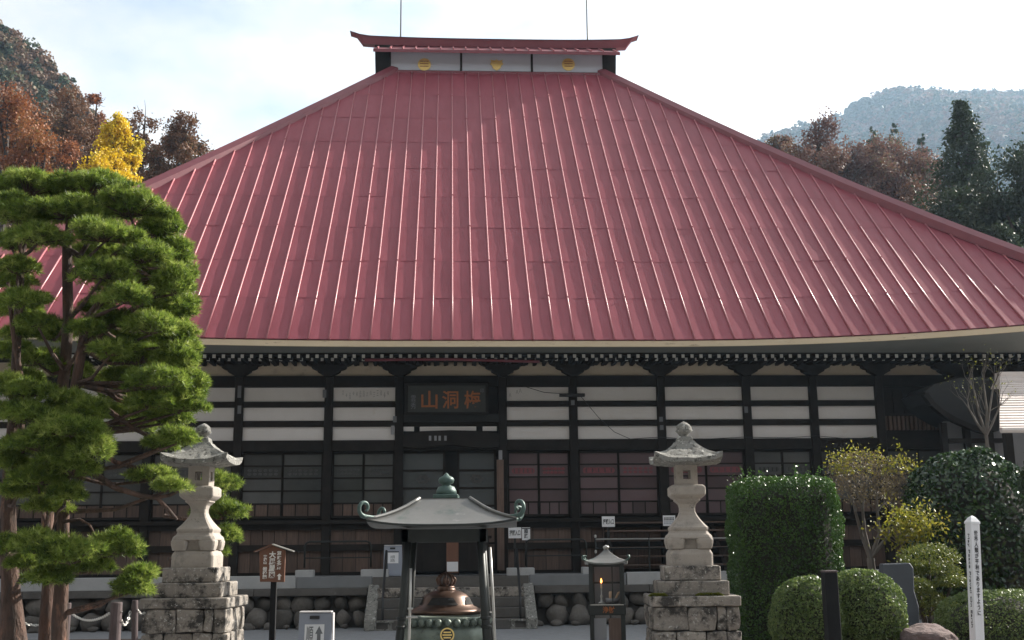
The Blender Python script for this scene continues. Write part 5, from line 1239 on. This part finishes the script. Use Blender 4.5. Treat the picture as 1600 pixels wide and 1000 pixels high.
for i, (label, d, tr, fork) in enumerate(PINES):
    bp = at(tr[0][0], tr[0][1], d); base = Vector((bp.x, d, 0))
    t = thing("pine_tree", label, "tree", base, 0, "red pines in the left foreground")
    m = MB(); P = [at(x, y, d) - base for x, y, r in tr]; r_ = [r / FPX * d for x, y, r in tr]
    m.tube([Vector((0, 0, -.02)), Vector((P[0].x * .5, 0, P[0].z * .5))] + P, [r_[0] * 1.35, r_[0] * 1.15] + r_, 12)
    pts = [at(x, y, d - .05 * k) - base for k, (x, y) in enumerate(fork)]; f0 = .058 if i == 0 else .05
    m.tube(pts, list(np.linspace(f0, .02, len(pts))), 8)
    tw = MB()
    C, D, V = [], [], []; mine = [p for p in PADS if p[5] == i]
    for L in LIMBS:
        if L[0] == i: m.tube([at(x, y, L[2]) - base for x, y in L[1]], list(np.linspace(L[3], L[3] * .45, len(L[1])) / FPX * L[2]), 7)
    for px, py, rx, ry, dd, _ in mine:
        c = at(px, py + ry * .25, dd) - base; sx, sz_ = rx / FPX * dd * 1.0, ry / FPX * dd * 1.25; sy = sx * .8
        js = min(range(len(P)), key=lambda k_: abs((P[k_] - c).length) + (2 if P[k_].z > c.z + .1 else 0)); s0 = P[js]
        if dd > 16: s0 = c + Vector((-.6, -.4, -.1))
        mid = s0.lerp(c, .5) + Vector((0, 0, -.08 + random.uniform(-.05, .05)))
        tw.tube([s0, mid, c - Vector((0, 0, sz_ * .45))], [.032, .022, .012], 6)
        area = rx * ry; nsub = int(9 + area / 40); u0 = RNG.normal(size=(nsub, 3)); u0 = unit(u0) * RNG.uniform(.15, 1, (nsub, 1)) ** .45
        u0[:, 2] = np.where(u0[:, 2] < -.3, -u0[:, 2] * .7, u0[:, 2]); q = u0 * np.array([max(sx - .06, .06), max(sy - .06, .06), max(sz_ * 1.1 - .04, .03)]); q[:, 2] -= .25 * sz_ * (u0[:, 0] ** 2 + u0[:, 1] ** 2)
        for j in range(nsub):
            rr = random.uniform(.075, .145); m_ = int(36 * (rr / .11) ** 2); w_ = unit(RNG.normal(size=(m_, 3))); w_[:, 2] = np.abs(w_[:, 2]) * 1.1 - .35; w_ = unit(w_)
            C.append(q[j] + w_ * np.array([rr * 1.25, rr * 1.1, rr * .62]) * RNG.uniform(.55, 1.0, (m_, 1)) + np.array(c)); D.append(unit(w_ * np.array([1, 1, .7]) + np.array([0, 0, .55])))
            V.append(np.clip(random.gauss(.48, .18) + RNG.normal(0, .27, m_), 0, 1))
        n = nsub
        for k in range(n):
            e = Vector(q[k]) + c; tw.tube([c + Vector((e.x - c.x, e.y - c.y, 0)) * .25 - Vector((0, 0, sz_ * .4)), e.lerp(c, .2) - Vector((0, 0, .02)), e], [.009, .006, .004], 4, cap=False)
    m.build("trunk", M['bark'], t, smooth=True, rough=(.012, 6, 0)); tw.build("branches_and_fill", M['bark'], t)
    ob("crown", needle_mesh("crown", np.concatenate(C), np.concatenate(D), M['lpine'], 11, .078, .0092, .9, np.concatenate(V)), t)

# ------------------------------------------------------------------ trees behind the temple
def broadleaf(name, label, px, py_top, py_bot, hw, d, mt, n, size, density=1., lobes=16, group=None, shape=1., bark='barkd'):
    top = at(px, py_top, d); bot = at(px, py_bot, d); r = hw / FPX * d; base = Vector((top.x, d, 0)); H = top.z; zb = bot.z
    t = thing(name, label, "tree", base, 0, group); m = MB(); cz2 = (H + zb) / 2; hz = (H - zb) / 2
    m.tube([(0, 0, 0), (random.gauss(0, r * .05), 0, zb * .6), (random.gauss(0, r * .08), 0, zb + hz * .5), (random.gauss(0, r * .1), 0, H - hz * .5)], [.25 + r * .04, .2 + r * .03, .12 + r * .02, .05], 8)
    C, V, Nn = [], [], []
    for k in range(lobes):
        u = unit(RNG.normal(size=3)) * RNG.uniform(.25, .85) ** .6
        w = (1 - .55 * max(0, u[2]) ** 1.5 * shape)
        c = np.array([u[0] * r * w, u[1] * r * w, cz2 + u[2] * hz * .9]); lr = r * RNG.uniform(.26, .44)
        if k == 0: c = np.array([0, 0, H - lr * .8])
        z0 = max(zb * .8, c[2] - abs(c[0]) - lr * 1.2 - hz * .3)
        m.tube([(0, 0, z0), (c[0] * .45, c[1] * .45, (z0 + c[2]) / 2), tuple(c)], [.10 + r * .012, .07 + r * .006, .03], 5)
        for j in range(9):
            e = c + unit(RNG.normal(size=3)) * lr * 1.05; m.tube([tuple(c), tuple((c + e) / 2 + RNG.normal(0, lr * .08, 3)), tuple(e)], [.03, .02, .01], 4, cap=False)
        mm = int(n / lobes); sub = RNG.integers(5, 9); sc_ = c + unit(RNG.normal(size=(sub, 3))) * lr * RNG.uniform(.4, 1.0, (sub, 1))
        idx = RNG.integers(0, sub, mm); q = sc_[idx] + RNG.normal(size=(mm, 3)) * lr * (.26 * density)
        C.append(q); bs = RNG.uniform(.15, .85); V.append(np.clip(bs + RNG.normal(0, .18, mm), 0, 1)); Nn.append(unit(q - c))
    ob("crown", leaf_mesh("crown", np.concatenate(C), size, M[mt], .65, np.concatenate(Nn), .4, np.concatenate(V)), t); m.build("trunk", M[bark], t); return t
GL = "autumn trees behind the left roof edge"
broadleaf("autumn_tree", "rust orange tree at the left picture edge below the hill", 18, 138, 300, 88, 72, 'lrust', 15000, .20, group=GL)
broadleaf("autumn_tree", "dark brown tree between rust tree and yellow ginkgo", 108, 142, 330, 76, 76, 'lbrown', 19000, .19, 1.0, 22, GL)
broadleaf("autumn_tree", "orange brown tree low behind the pine tops", 70, 200, 330, 70, 66, 'lrust', 11000, .18, 1, 14, GL)
broadleaf("autumn_tree", "sparse dark tree rising behind the yellow ginkgo", 228, 164, 330, 66, 74, 'lbrown', 10000, .19, .75, 18, GL, .4)
broadleaf("autumn_tree", "sparse brown tree nearest the left roof slope", 292, 186, 330, 66, 72, 'lbrown', 13000, .19, .9, 20, GL, .6)
broadleaf("autumn_tree", "thin brown tree just right of the hill foot", 152, 148, 330, 58, 80, 'lrust', 12000, .19, .85, 18, GL, .5)
broadleaf("ginkgo_tree", "bright yellow ginkgo tree between pine and temple roof", 184, 182, 330, 48, 58, 'lgink', 18000, .16, .9, 24, None, 1.0)
broadleaf("ginkgo_tree", "low golden ginkgo spreading behind the pine tops", 150, 246, 330, 70, 56, 'lgink', 11000, .16, .8, 16, None, .8)
GR = "autumn trees behind the right roof edge"
broadleaf("autumn_tree", "purple brown tree over the right roof slope nearest temple", 1278, 188, 340, 70, 78, 'lmaroon', 19000, .19, 1.05, 22, GR)
broadleaf("autumn_tree", "broad reddish brown tree left of the tall cedar", 1378, 212, 390, 96, 80, 'lmaroon', 26000, .20, 1.1, 28, GR)
broadleaf("autumn_tree", "low purple brown tree just above the right hip", 1218, 212, 300, 44, 84, 'lmaroon', 8000, .19, .9, 12, GR)
broadleaf("autumn_tree", "yellowish brown tree in front of the cedar foot", 1428, 285, 430, 72, 70, 'lbrown', 10000, .19, 1, 14, GR)
GC = "small distant conifers above the brown trees"
conifer("small_conifer", "small green conifer on the left of three distant ones", 1362, 200, 118, 2.9, 38, 3500, .34, 'lcedar', group=GC)
conifer("small_conifer", "small green conifer in the middle of three distant ones", 1397, 194, 118, 2.9, 38, 3500, .34, 'lcedar', group=GC)
conifer("small_conifer", "small green conifer on the right of three distant ones", 1440, 210, 118, 2.8, 37, 3500, .34, 'lcedar', group=GC)
conifer("cedar_tree", "tall dark green cedar rising against the hazy mountain", 1500, 160, 58, 4.9, 13, 42000, .22, 'lcedar')
GD = "dark evergreens below the cedar"
broadleaf("evergreen_tree", "dark evergreen under the cedar beside the roof edge", 1500, 300, 520, 84, 54, 'lcedar', 30000, .19, 1.15, 30, GD)
broadleaf("evergreen_tree", "dark evergreen at the right picture edge", 1592, 232, 520, 92, 52, 'lcedar', 34000, .19, 1.15, 34, GD)
broadleaf("evergreen_tree", "lowest dark evergreen just above the right roof corner", 1560, 360, 560, 80, 48, 'lcedar', 24000, .18, 1.15, 26, GD)

# ------------------------------------------------------------------ haze
hz = MB().bx(-1000, 1000, -400, 1400, -1.2, 470)
vm = bpy.data.materials.new("haze_air"); vm.use_nodes = True; nn = vm.node_tree.nodes
nn.remove(nn['Principled BSDF']); pv = nn.new("ShaderNodeVolumePrincipled"); pv.inputs['Color'].default_value = (.52, .74, 1, 1); pv.inputs['Density'].default_value = .00027; pv.inputs['Density Attribute'].default_value = ""; pv.inputs['Anisotropy'].default_value = .3
vm.node_tree.links.new(pv.outputs[0], nn['Material Output'].inputs['Volume'])
tag(hz.build("haze", vm), "thin pale haze in the air", "haze", kind='stuff')
